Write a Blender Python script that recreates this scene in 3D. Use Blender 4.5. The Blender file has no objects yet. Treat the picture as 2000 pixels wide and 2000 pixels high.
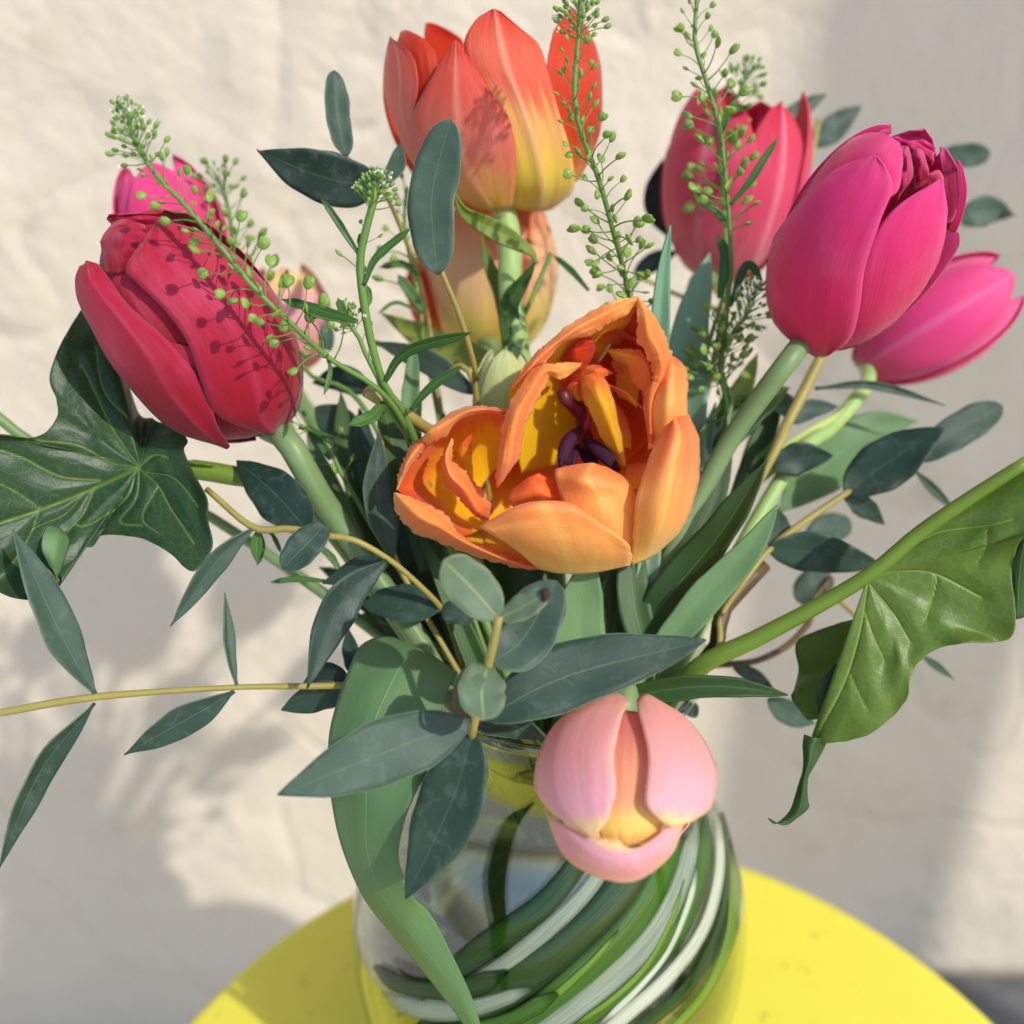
import bpy, math, random
import numpy as np
from mathutils import Matrix, Vector

# ------------------------------------------------------------------ camera, world, sun, exposure
SC = bpy.context.scene
COL = SC.collection
PITCH = math.radians(30.0)
FOV = math.radians(52.0)
CAM = np.array([0.0, -0.263, 0.403])
cd = bpy.data.cameras.new('camera'); cam = bpy.data.objects.new('camera', cd); COL.objects.link(cam)
cam.location = CAM; cam.rotation_euler = (math.pi/2 - PITCH, 0, 0)
cd.sensor_width = 36; cd.lens = 18/math.tan(FOV/2); cd.clip_start = 0.01; cd.clip_end = 200
cd.dof.use_dof = True; cd.dof.focus_distance = 0.288; cd.dof.aperture_fstop = 6.2
SC.camera = cam

SUN_AZ = math.radians(47.0)      # to the right of the direction back towards the camera
SUN_EL = math.radians(43.0)
TO_SUN = Vector((math.sin(SUN_AZ)*math.cos(SUN_EL), -math.cos(SUN_AZ)*math.cos(SUN_EL), math.sin(SUN_EL)))
w = bpy.data.worlds.new('World'); SC.world = w; w.use_nodes = True
nt = w.node_tree; bg = nt.nodes['Background']
sky = nt.nodes.new('ShaderNodeTexSky'); sky.sky_type = 'NISHITA'; sky.sun_disc = False
sky.sun_elevation = SUN_EL; sky.sun_rotation = math.atan2(TO_SUN.x, TO_SUN.y)
nt.links.new(sky.outputs[0], bg.inputs[0]); bg.inputs[1].default_value = 0.15
sl = bpy.data.lights.new('sun', 'SUN'); sl.energy = 2.6; sl.angle = math.radians(1.0); sl.color = (1.0, 0.94, 0.84)
so = bpy.data.objects.new('sun', sl); COL.objects.link(so)
so.rotation_euler = TO_SUN.to_track_quat('Z', 'Y').to_euler(); so.location = TO_SUN*3
SC.view_settings.view_transform = 'Standard'; SC.view_settings.look = 'None'
SC.view_settings.exposure = 0.50; SC.view_settings.gamma = 1.0; SC.view_settings.use_curve_mapping = False
SC.render.engine = 'CYCLES'
cy = SC.cycles
cy.use_denoising = True
cy.max_bounces = 14; cy.diffuse_bounces = 5; cy.glossy_bounces = 4; cy.transmission_bounces = 10; cy.transparent_max_bounces = 24
cy.caustics_reflective = False; cy.caustics_refractive = False

# ------------------------------------------------------------------ pixels to directions
KPX = math.tan(FOV/2)/1000.0     # photograph is 2000 px square
RT = np.array([1.0, 0, 0]); FW = np.array([0, math.cos(PITCH), -math.sin(PITCH)]); UP = np.array([0, math.sin(PITCH), math.cos(PITCH)])
FRAMES = dict(A=(0,150,700), B=(600,0,700), C=(1250,0,750), D=(700,550,700), E=(0,600,750), F=(1250,650,750),
              G=(0,1250,750), H=(500,1050,950), I=(500,600,500), J=(500,1000,500), K=(1200,450,500), L=(1200,900,500),
              M=(1500,1200,500), N=(650,350,500), Q=(1550,150,450), O=(0,0,2000))
def px(fr, x, y):
    x0, y0, s = FRAMES[fr]; return x0 + x*s/1932.0, y0 + y*s/1932.0
def ray(fr, x, y):
    a, b = px(fr, x, y); return FW + RT*((a-1000)*KPX) + UP*((1000-b)*KPX)
def W(fr, x, y, d):              # d: millimetres along the optical axis
    return CAM + ray(fr, x, y)*(d/1000.0)
def usize(fr, d):                # metres per frame unit at depth d (mm)
    return FRAMES[fr][2]/1932.0*KPX*d/1000.0
def WP(fr, pts): return np.array([W(fr, *p) for p in pts])

# ------------------------------------------------------------------ small maths
def cr(pts, n):
    """Catmull-Rom resample of control points (any dimension) to n samples."""
    p = np.asarray(pts, float); k = len(p)
    if k == 2: return np.array([p[0]*(1-t)+p[1]*t for t in np.linspace(0, 1, n)])
    e = np.vstack([2*p[0]-p[1], p, 2*p[-1]-p[-2]])
    out = []
    for t in np.linspace(0, k-1, n):
        i = min(int(t), k-2); f = t-i
        a, b, c, d = e[i], e[i+1], e[i+2], e[i+3]
        out.append(0.5*(2*b + (c-a)*f + (2*a-5*b+4*c-d)*f*f + (3*b-a-3*c+d)*f**3))
    return np.array(out)
def arclen(pts, n):
    d = cr(pts, 40*len(pts)); s = np.r_[0, np.cumsum(np.linalg.norm(np.diff(d, axis=0), axis=1))]
    t = np.linspace(0, s[-1], n)
    return np.stack([np.interp(t, s, d[:, i]) for i in range(d.shape[1])], 1)
def unit(v): return v/ (np.linalg.norm(v)+1e-12)
def lin(r, g, b):
    f = lambda c: (c/255/12.92 if c/255 <= 0.04045 else ((c/255+0.055)/1.055)**2.4)
    return (f(r), f(g), f(b), 1.0)
rng = np.random.RandomState(7)
def vnoise(n, m, fu, fv, seed):
    r = np.random.RandomState(seed); g = r.uniform(-1, 1, (fu+3, fv+3))
    u = np.linspace(0, fu, n); v = np.linspace(0, fv, m)
    a = np.array([cr(g[:, j], 1+ (fu+2)*8) for j in range(fv+3)]).T if False else None
    iu = u.astype(int); iv = v.astype(int); fu_ = (u-iu)[:, None]; fv_ = (v-iv)[None, :]
    su = fu_*fu_*(3-2*fu_); sv = fv_*fv_*(3-2*fv_)
    g00 = g[np.ix_(iu, iv)]; g10 = g[np.ix_(iu+1, iv)]; g01 = g[np.ix_(iu, iv+1)]; g11 = g[np.ix_(iu+1, iv+1)]
    return (g00*(1-su)+g10*su)*(1-sv) + (g01*(1-su)+g11*su)*sv

# ------------------------------------------------------------------ objects
ROOT = {}
def thing(name, label, cat, loc, group=None):
    o = bpy.data.objects.new(name, None); COL.objects.link(o); o.empty_display_size = 0.01
    o.location = Vector([float(c) for c in loc]); o['label'] = label; o['category'] = cat
    if group: o['group'] = group
    ROOT[o.name] = np.array(loc, float)
    return o
def mesh(name, V, Fc, mat, parent=None, smooth=True, uv=None, thick=0.0, attr=None, mats=None, fmat=None):
    V = np.asarray(V, float).reshape(-1, 3)
    off = np.zeros(3)
    if parent is not None:
        r = parent
        while r.parent: r = r.parent
        off = ROOT.get(r.name, np.zeros(3))
    me = bpy.data.meshes.new(name); me.from_pydata((V-off).tolist(), [], Fc); 
    for mm in (mats or [mat]): me.materials.append(mm)
    if smooth: me.polygons.foreach_set('use_smooth', [True]*len(me.polygons))
    if fmat is not None: me.polygons.foreach_set('material_index', fmat)
    if uv is not None:
        l = me.uv_layers.new(name='UVMap'); idx = np.zeros(len(me.loops), int); me.loops.foreach_get('vertex_index', idx)
        l.data.foreach_set('uv', np.asarray(uv, float)[idx].ravel())
    if attr is not None:
        for an, av in attr.items():
            a = me.attributes.new(an, 'FLOAT', 'POINT'); a.data.foreach_set('value', np.asarray(av, float).ravel())
    me.update()
    o = bpy.data.objects.new(name, me); COL.objects.link(o)
    if parent is not None: o.parent = parent
    if thick:
        s = o.modifiers.new('thickness', 'SOLIDIFY'); s.thickness = thick; s.offset = 0.0
    return o
def grid(name, G, mat, parent, thick=0.0004, attr=None):
    n, m, _ = G.shape
    F = [(i*m+j, i*m+j+1, (i+1)*m+j+1, (i+1)*m+j) for i in range(n-1) for j in range(m-1)]
    vv, uu = np.meshgrid(np.linspace(0, 1, n), np.linspace(0, 1, m), indexing='ij')
    return mesh(name, G, F, mat, parent, uv=np.stack([uu.ravel(), vv.ravel()], 1), thick=thick, attr=attr)
def frames(p):
    T = np.gradient(p, axis=0); T = np.array([unit(t) for t in T])
    a = np.array([0, 0, 1.0]) if abs(T[0][2]) < 0.9 else np.array([1.0, 0, 0])
    n = unit(np.cross(T[0], a)); N = [n]
    for i in range(1, len(p)):
        n = unit(n - T[i]*np.dot(n, T[i])); N.append(n)
    N = np.array(N); return T, N, np.cross(T, N)
def tube_data(p, r, sides):
    p = np.asarray(p); n = len(p); r = np.broadcast_to(np.asarray(r, float), (n,))
    T, N, B = frames(p)
    V = []; 
    for i in range(n):
        for j in range(sides):
            a = 2*math.pi*j/sides; V.append(p[i] + r[i]*(math.cos(a)*N[i]+math.sin(a)*B[i]))
    F = [(i*sides+j, i*sides+(j+1) % sides, (i+1)*sides+(j+1) % sides, (i+1)*sides+j) for i in range(n-1) for j in range(sides)]
    F.append(tuple(range(sides))[::-1]); F.append(tuple((n-1)*sides+j for j in range(sides)))
    uv = [(j/sides, i/(n-1)) for i in range(n) for j in range(sides)]
    return V, F, uv
def tube(name, ctrl, r0, r1, mat, parent, n=40, sides=10, wob=0.04):
    p = arclen(ctrl, n); t = np.linspace(0, 1, n)
    r = (r0*(1-t)+r1*t)*(1+wob*np.sin(t*9+r0*9e3)*0.7+wob*np.sin(t*23))
    V, F, uv = tube_data(p, r, sides); return mesh(name, V, F, mat, parent, uv=uv)

# ------------------------------------------------------------------ materials
def newmat(name):
    m = bpy.data.materials.new(name); m.use_nodes = True; n = m.node_tree
    return m, n, n.nodes['Principled BSDF'], n.nodes['Material Output']
class NB:
    def __init__(s, nt): s.nt = nt
    def n(s, t, **k):
        o = s.nt.nodes.new('ShaderNode'+t)
        for a, b in k.items(): setattr(o, a, b)
        return o
    def l(s, a, b): s.nt.links.new(a, b)
    def math(s, op, a, b=None, c=None):
        o = s.n('Math', operation=op)
        for i, v in enumerate((a, b, c)):
            if v is None: continue
            if isinstance(v, (int, float)): o.inputs[i].default_value = v
            else: s.l(v, o.inputs[i])
        return o.outputs[0]
    def mix(s, fac, a, b, bt='MIX'):
        o = s.n('Mix', data_type='RGBA', blend_type=bt)
        for i, v in ((0, fac), (6, a), (7, b)):
            if isinstance(v, (int, float)): o.inputs[i].default_value = v
            elif isinstance(v, tuple): o.inputs[i].default_value = v
            else: s.l(v, o.inputs[i])
        return o.outputs[2]
    def ramp(s, fac, stops, interp='EASE'):
        o = s.n('ValToRGB'); cr_ = o.color_ramp; cr_.interpolation = interp
        while len(cr_.elements) < len(stops): cr_.elements.new(0.5)
        for e, (p, c) in zip(cr_.elements, stops): e.position = p; e.color = c
        s.l(fac, o.inputs[0]); return o.outputs[0]
    def noise(s, vec, scale, detail=3, rough=0.55, dist=0.0):
        o = s.n('TexNoise'); o.inputs['Scale'].default_value = scale; o.inputs['Detail'].default_value = detail
        o.inputs['Roughness'].default_value = rough; o.inputs['Distortion'].default_value = dist
        if vec is not None: s.l(vec, o.inputs['Vector'])
        return o.outputs['Fac']
    def mapping(s, vec, scale, loc=(0, 0, 0)):
        o = s.n('Mapping'); o.inputs['Scale'].default_value = scale; o.inputs['Location'].default_value = loc; s.l(vec, o.inputs['Vector']); return o.outputs[0]
def translucent(nb, P, out, color, amt):
    tr = nb.n('BsdfTranslucent'); nb.l(color, tr.inputs[0]) if not isinstance(color, tuple) else setattr(tr.inputs[0], 'default_value', color)
    mx = nb.n('MixShader'); mx.inputs[0].default_value = amt
    nb.l(P.outputs[0], mx.inputs[1]); nb.l(tr.outputs[0], mx.inputs[2]); nb.l(mx.outputs[0], out.inputs[0])
def petal_mat(name, stops, rib=None, edge=None, trans=0.3, streak=0.3, ripple=(70, 5), bump=0.5, rough=0.42, blotch=None):
    m, nt, P, out = newmat(name); b = NB(nt)
    uv = b.n('UVMap'); uv.uv_map = 'UVMap'; sp = b.n('SeparateXYZ'); b.l(uv.outputs[0], sp.inputs[0]); U, V = sp.outputs[0], sp.outputs[1]
    geo = b.n('NewGeometry'); oi = b.n('ObjectInfo')
    big = b.noise(b.mapping(uv.outputs[0], (9, 1.6, 1)), 1.0, 4)
    v2 = b.math('ADD', V, b.math('MULTIPLY', b.math('SUBTRACT', big, 0.5), 0.35))
    c = b.ramp(v2, stops)
    au = b.math('ABSOLUTE', b.math('SUBTRACT', U, 0.5))
    if edge:
        ef = b.math('MULTIPLY', b.math('POWER', b.math('MULTIPLY', au, 2.0), 6.0), edge[1])
        c = b.mix(ef, c, edge[0])
    if rib:
        rf = b.math('MULTIPLY', b.math('SUBTRACT', 1.0, b.math('SMOOTHSTEP' if False else 'MINIMUM', b.math('MULTIPLY', au, 14.0), 1.0)), rib[1])
        c = b.mix(rf, c, rib[0])
    if blotch:
        bn = b.noise(geo.outputs['Position'], 55.0, 3)
        c = b.mix(b.math('MULTIPLY', b.math('MAXIMUM', b.math('SUBTRACT', bn, 0.5), 0.0), 2.2), c, blotch)
    st = b.noise(b.mapping(uv.outputs[0], (ripple[0], ripple[1], 1)), 1.0, 4, 0.6)
    gain = b.math('ADD', 1.0-streak/2, b.math('MULTIPLY', st, streak))
    hs = b.n('HueSaturation'); b.l(c, hs.inputs['Color']); b.l(gain, hs.inputs['Value'])
    hs.inputs['Saturation'].default_value = 1.0
    b.l(hs.outputs[0], P.inputs['Base Color'])
    P.inputs['Roughness'].default_value = rough; P.inputs['Specular IOR Level'].default_value = 0.35
    P.inputs['Sheen Weight'].default_value = 0.2; P.inputs['Sheen Roughness'].default_value = 0.4
    bp = b.n('Bump'); bp.inputs['Strength'].default_value = bump; bp.inputs['Distance'].default_value = 0.0006
    st2 = b.noise(b.mapping(uv.outputs[0], (ripple[0]*1.6, ripple[1]*1.3, 1), (0.3, 0.1, 0)), 1.0, 5, 0.65, 0.4)
    b.l(b.math('ADD', st2, b.math('MULTIPLY', big, 1.5)), bp.inputs['Height']); b.l(bp.outputs[0], P.inputs['Normal'])
    translucent(b, P, out, hs.outputs[0], trans); return m
def leaf_mat(name, c0, c1, mid, midw=0.016, marg=None, trans=0.15, rough=0.5, ribs=0.0, spec=0.4, lat=True, under=None, spots=0):
    m, nt, P, out = newmat(name); b = NB(nt)
    uv = b.n('UVMap'); uv.uv_map = 'UVMap'; sp = b.n('SeparateXYZ'); b.l(uv.outputs[0], sp.inputs[0]); U, V = sp.outputs[0], sp.outputs[1]
    geo = b.n('NewGeometry'); oi = b.n('ObjectInfo')
    nz = b.noise(geo.outputs['Position'], 60.0, 4)
    f = b.math('ADD', b.math('MULTIPLY', nz, 0.8), b.math('MULTIPLY', b.math('SUBTRACT', oi.outputs['Random'], 0.4), 1.1))
    c = b.mix(f, c0, c1)
    fine = b.noise(geo.outputs['Position'], 2600.0, 2)
    au = b.math('ABSOLUTE', b.math('SUBTRACT', U, 0.5))
    h = b.math('MULTIPLY', fine, 0.25)
    if lat:
        ph = b.math('SUBTRACT', b.math('MULTIPLY', V, 15.0), b.math('MULTIPLY', au, 9.0))
        tri = b.math('ABSOLUTE', b.math('SUBTRACT', b.math('FRACT', ph), 0.5))
        vein = b.math('MAXIMUM', b.math('SUBTRACT', 1.0, b.math('MULTIPLY', tri, 11.0)), 0.0)
        c = b.mix(b.math('MULTIPLY', vein, 0.035), c, mid)
        h = b.math('ADD', h, b.math('MULTIPLY', vein, 0.12))
    if ribs:
        lines = b.noise(b.mapping(uv.outputs[0], (46, 0.6, 1)), 1.0, 3)
        hs = b.n('HueSaturation'); b.l(c, hs.inputs['Color']); b.l(b.math('ADD', 1-ribs/2, b.math('MULTIPLY', lines, ribs)), hs.inputs['Value']); c = hs.outputs[0]
        h = b.math('ADD', h, lines)
    if spots:
        bl = b.noise(geo.outputs['Position'], 210.0, 5, 0.65, 0.6); c = b.mix(b.math('MINIMUM', b.math('MAXIMUM', b.math('MULTIPLY', b.math('SUBTRACT', bl, 0.52), 1.4), 0.0), 0.16), c, lin(112,128,120))
        spn = b.noise(geo.outputs['Position'], 330.0, 2, 0.5); c = b.mix(b.math('MINIMUM', b.math('MAXIMUM', b.math('MULTIPLY', b.math('SUBTRACT', spn, 0.735), 16.0), 0.0), 0.7), c, lin(58,48,36))
    mf = b.math('MAXIMUM', b.math('SUBTRACT', 1.0, b.math('DIVIDE', au, midw)), 0.0)
    mf = b.math('MINIMUM', b.math('MULTIPLY', mf, 1.6), 0.55)
    c = b.mix(mf, c, mid)
    if marg:
        e = b.math('MAXIMUM', b.math('SUBTRACT', b.math('MULTIPLY', au, 2.0), 0.955), 0.0)
        c = b.mix(b.math('MINIMUM', b.math('MULTIPLY', e, 28.0), 0.8), c, marg)
    hs2 = b.n('HueSaturation'); b.l(c, hs2.inputs['Color']); b.l(b.math('ADD', 0.86, b.math('MULTIPLY', fine, 0.28)), hs2.inputs['Value']); c = hs2.outputs[0]
    if under: c = b.mix(b.math('MULTIPLY', geo.outputs['Backfacing'], 0.0 if under is None else 0.0), c, under)
    b.l(c, P.inputs['Base Color']); P.inputs['Roughness'].default_value = rough; P.inputs['Specular IOR Level'].default_value = spec
    bp = b.n('Bump'); bp.inputs['Strength'].default_value = 0.35; bp.inputs['Distance'].default_value = 0.0004
    b.l(b.math('ADD', h, b.math('MULTIPLY', mf, -0.8)), bp.inputs['Height']); b.l(bp.outputs[0], P.inputs['Normal'])
    translucent(b, P, out, b.mix(0.5, c, lin(120, 170, 40)), trans); return m
def stem_mat(name, c0, c1, rough=0.45):
    m, nt, P, out = newmat(name); b = NB(nt)
    geo = b.n('NewGeometry'); uv = b.n('UVMap'); uv.uv_map = 'UVMap'
    f = b.noise(geo.outputs['Position'], 90.0, 4); g = b.noise(b.mapping(uv.outputs[0], (14, 2, 1)), 1.0, 3)
    c = b.mix(b.math('ADD', b.math('MULTIPLY', f, 0.6), b.math('MULTIPLY', g, 0.5)), c0, c1)
    b.l(c, P.inputs['Base Color']); P.inputs['Roughness'].default_value = rough; P.inputs['Specular IOR Level'].default_value = 0.35
    bp = b.n('Bump'); bp.inputs['Strength'].default_value = 0.2; bp.inputs['Distance'].default_value = 0.0005; b.l(g, bp.inputs['Height']); b.l(bp.outputs[0], P.inputs['Normal'])
    P.inputs['Subsurface Weight'].default_value = 0.0
    return m
def plain(name, c, rough=0.5, spec=0.3, trans=0.0, var=0.15, scale=300):
    m, nt, P, out = newmat(name); b = NB(nt); geo = b.n('NewGeometry'); oi = b.n('ObjectInfo')
    f = b.noise(geo.outputs['Position'], scale, 3)
    hs = b.n('HueSaturation'); hs.inputs['Color'].default_value = c
    b.l(b.math('ADD', 1-var, b.math('ADD', b.math('MULTIPLY', f, var), b.math('MULTIPLY', oi.outputs['Random'], var))), hs.inputs['Value'])
    b.l(hs.outputs[0], P.inputs['Base Color']); P.inputs['Roughness'].default_value = rough; P.inputs['Specular IOR Level'].default_value = spec
    if trans: translucent(b, P, out, hs.outputs[0], trans)
    return m

M = {}
M['orange'] = petal_mat('petal_orange', [(0.0, lin(250,200,40)), (0.22, lin(250,180,60)), (0.5, lin(248,140,66)), (1.0, lin(242,108,52))], trans=0.42, edge=(lin(252,206,130), 0.3), ripple=(6, 34), streak=0.14, bump=0.3)
M['orange_out'] = petal_mat('petal_orange_outside', [(0.0, lin(254,220,120)), (0.35, lin(253,190,104)), (0.72, lin(250,158,88)), (1.0, lin(243,120,66))], rib=(lin(255,222,130), 0.4), trans=0.4, edge=(lin(254,210,130), 0.5), ripple=(6, 34), streak=0.12, bump=0.3, blotch=lin(255,190,110))
M['orange_band'] = petal_mat('petal_orange_rolled_edge', [(0.0, lin(253,196,104)), (0.3, lin(251,164,82)), (0.7, lin(250,154,78)), (1.0, lin(244,122,60))], trans=0.4, edge=(lin(255,214,140), 0.6), ripple=(3, 80), streak=0.2, bump=0.6, blotch=lin(255,196,120))
M['orange_in'] = petal_mat('petal_orange_inside', [(0.0, lin(252,212,30)), (0.34, lin(250,192,34)), (0.68, lin(240,124,38)), (1.0, lin(230,84,30))], trans=0.34, ripple=(40, 4), streak=0.2)
M['yellow_in'] = petal_mat('petal_yellow_inside', [(0.0, lin(240,196,20)), (0.6, lin(240,180,30)), (0.85, lin(232,130,44)), (1.0, lin(228,100,44))], trans=0.3, ripple=(40, 4), streak=0.2)
M['red_in'] = petal_mat('petal_deep_orange_inside', [(0.0, lin(230,120,20)), (0.3, lin(214,66,14)), (1.0, lin(206,52,16))], trans=0.3, ripple=(40, 4), streak=0.2)
M['crimson'] = petal_mat('petal_crimson', [(0.0, lin(140,10,34)), (0.25, lin(166,14,46)), (0.7, lin(184,26,66)), (1.0, lin(178,20,48))], rib=(lin(200,66,104), 0.4), edge=(lin(200,56,92), 0.4), trans=0.26, ripple=(120, 2.2), blotch=lin(206,66,104), streak=0.42)
M['magenta'] = petal_mat('petal_magenta', [(0.0, lin(208,42,86)), (0.3, lin(234,46,112)), (0.75, lin(240,56,134)), (1.0, lin(240,72,150))], rib=(lin(232,84,136), 0.2), edge=(lin(242,100,168), 0.55), trans=0.3, ripple=(80, 2.5), blotch=lin(234,92,146), streak=0.26)
M['magenta_in'] = petal_mat('petal_magenta_inside', [(0.0, lin(190,16,60)), (1.0, lin(224,70,140))], edge=(lin(240,130,180), 0.7), trans=0.3, ripple=(80, 2.5))
M['coral'] = petal_mat('petal_coral_pink', [(0.0, lin(224,150,136)), (0.25, lin(226,112,134)), (0.6, lin(226,78,116)), (1.0, lin(216,32,70))], rib=(lin(244,160,176), 0.6), edge=(lin(196,26,56), 0.5), trans=0.28)
M['hotpink'] = petal_mat('petal_hot_pink', [(0.0, lin(220,160,150)), (0.16, lin(232,80,140)), (0.6, lin(244,76,150)), (1.0, lin(246,96,160))], rib=(lin(246,140,200), 0.5), edge=(lin(216,24,96), 0.4), trans=0.3)
M['pale'] = petal_mat('petal_pale_pink', [(0.0, lin(246,188,160)), (0.2, lin(244,176,172)), (0.66, lin(246,186,198)), (0.88, lin(252,228,160)), (1.0, lin(246,200,150))], edge=(lin(252,214,168), 0.5), trans=0.36, ripple=(60, 2.5), blotch=lin(238,170,214), streak=0.16)
M['pale_in'] = petal_mat('petal_pale_inside', [(0.0, lin(232,140,130)), (0.5, lin(244,176,136)), (0.8, lin(254,224,120)), (1.0, lin(250,206,120))], trans=0.3, streak=0.12)
M['flame'] = petal_mat('petal_red_orange', [(0.0, lin(226,186,60)), (0.14, lin(240,180,104)), (0.34, lin(238,134,116)), (0.72, lin(232,90,72)), (1.0, lin(216,50,30))], rib=(lin(240,180,150), 0.5), edge=(lin(206,44,24), 0.4), trans=0.28, ripple=(70, 2.5), streak=0.2)
M['flame_red'] = petal_mat('petal_red', [(0.0, lin(226,150,40)), (0.3, lin(214,64,24)), (1.0, lin(214,44,22))], trans=0.32, ripple=(70, 2.5), edge=(lin(230,110,70), 0.3))
M['flame_yellow'] = petal_mat('petal_yellow_red', [(0.0, lin(232,190,50)), (0.2, lin(246,218,92)), (0.36, lin(244,190,110)), (0.54, lin(230,104,76)), (1.0, lin(220,58,36))], rib=(lin(244,200,170), 0.45), trans=0.28, ripple=(70, 2.5))
M['peach'] = petal_mat('petal_peach', [(0.0, lin(214,204,84)), (0.3, lin(238,222,104)), (0.62, lin(240,200,150)), (1.0, lin(232,150,100))], edge=(lin(222,90,50), 0.7), trans=0.3)
M['bud'] = petal_mat('petal_green_bud', [(0.0, lin(130,160,70)), (0.5, lin(178,200,120)), (1.0, lin(214,220,160))], trans=0.25)
M['purple'] = plain('stamen_purple', lin(56,20,46), 0.75, 0.2, var=0.4, scale=1500)
M['style'] = plain('pistil_maroon', lin(88,18,32), 0.45, 0.4, var=0.25, scale=500)

M['euc'] = leaf_mat('eucalyptus_leaf', lin(44,66,56), lin(70,92,78), lin(104,124,94), midw=0.013, marg=lin(110,132,98), trans=0.10, rough=0.5, spec=0.25, spots=1)
M['euc_dark'] = leaf_mat('eucalyptus_leaf_dark', lin(30,52,44), lin(50,74,60), lin(76,98,74), midw=0.011, marg=lin(76,98,74), trans=0.08, rough=0.45, spec=0.25, spots=1)
M['euc_young'] = leaf_mat('eucalyptus_leaf_young', lin(78,104,80), lin(98,120,94), lin(170,170,104), midw=0.03, marg=lin(170,166,110), trans=0.15, rough=0.5, spec=0.25, spots=1)
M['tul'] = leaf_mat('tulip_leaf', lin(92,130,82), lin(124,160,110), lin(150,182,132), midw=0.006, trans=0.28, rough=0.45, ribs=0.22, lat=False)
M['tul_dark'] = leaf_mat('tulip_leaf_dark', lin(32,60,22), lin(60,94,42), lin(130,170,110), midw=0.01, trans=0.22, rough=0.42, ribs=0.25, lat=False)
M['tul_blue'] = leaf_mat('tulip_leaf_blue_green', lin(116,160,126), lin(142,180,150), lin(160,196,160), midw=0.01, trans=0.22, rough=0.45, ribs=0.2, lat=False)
M['olive'] = leaf_mat('olive_leaf', lin(104,130,44), lin(150,164,76), lin(180,186,100), midw=0.012, trans=0.3, rough=0.45, ribs=0.25, lat=False)
M['cress_leaf'] = leaf_mat('cress_leaf', lin(48,88,32), lin(74,116,50), lin(130,170,90), midw=0.03, trans=0.22, rough=0.4)
M['lime'] = leaf_mat('lime_leaf', lin(166,196,84), lin(206,222,130), lin(214,226,150), trans=0.35, rough=0.5)
M['stem'] = stem_mat('tulip_stem', lin(84,114,68), lin(124,148,98))
M['stem_pale'] = stem_mat('pale_stem', lin(128,164,92), lin(160,188,118))
M['twig'] = stem_mat('eucalyptus_twig', lin(122,116,58), lin(166,152,84))
M['twig_red'] = stem_mat('brown_twig', lin(58,46,28), lin(98,80,48))
M['cress_stem'] = stem_mat('cress_stem', lin(74,110,46), lin(108,142,70))
M['pod'] = plain('seed_pod', lin(134,168,78), 0.4, 0.4, trans=0.25, var=0.25, scale=900)
M['bud_green'] = plain('flower_bud_green', lin(120,158,76), 0.5, 0.3, trans=0.2, var=0.25, scale=900)
M['white'] = plain('tiny_white_petal', lin(232,236,226), 0.5, 0.3, trans=0.3, var=0.05)
M['petiole'] = stem_mat('arum_petiole', lin(78,106,32), lin(112,142,52), rough=0.35)
M['burn'] = plain('browned_leaf_tip', lin(60,44,40), 0.7, 0.2, var=0.3, scale=900)

def arum_mat(name, c0, c1, vein):
    m, nt, P, out = newmat(name); b = NB(nt); geo = b.n('NewGeometry')
    at = b.n('Attribute'); at.attribute_name = 'vein'
    c = b.mix(b.noise(geo.outputs['Position'], 45.0, 5), c0, c1)
    vo = b.n('TexVoronoi', feature='DISTANCE_TO_EDGE'); vo.inputs['Scale'].default_value = 380.0; b.l(geo.outputs['Position'], vo.inputs['Vector'])
    net = b.math('MAXIMUM', b.math('SUBTRACT', 1.0, b.math('MULTIPLY', vo.outputs['Distance'], 14.0)), 0.0)
    c = b.mix(b.math('MULTIPLY', net, 0.16), c, vein); bl = b.noise(geo.outputs['Position'], 28.0, 5, 0.7, 0.8); c = b.mix(b.math('MINIMUM', b.math('MAXIMUM', b.math('MULTIPLY', b.math('SUBTRACT', bl, 0.55), 3.0), 0.0), 0.4), c, lin(84,84,48))
    c = b.mix(b.math('MULTIPLY', at.outputs['Fac'], 0.8), c, vein)
    b.l(c, P.inputs['Base Color']); P.inputs['Roughness'].default_value = 0.42; P.inputs['Specular IOR Level'].default_value = 0.4
    bp = b.n('Bump'); bp.inputs['Strength'].default_value = 0.4; bp.inputs['Distance'].default_value = 0.0008
    b.l(b.math('ADD', b.math('MULTIPLY', net, -0.08), b.math('ADD', b.math('MULTIPLY', at.outputs['Fac'], -0.8), b.math('MULTIPLY', b.noise(geo.outputs['Position'], 160.0, 3), 0.6))), bp.inputs['Height']); b.l(bp.outputs[0], P.inputs['Normal'])
    translucent(b, P, out, b.mix(0.5, c, lin(130, 175, 40)), 0.22); return m
M['arum'] = arum_mat('arum_leaf_upper', lin(26,56,36), lin(50,82,44), lin(112,138,70))
M['arum_under'] = arum_mat('arum_leaf_underside', lin(76,104,32), lin(106,134,54), lin(146,172,78))

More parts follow.
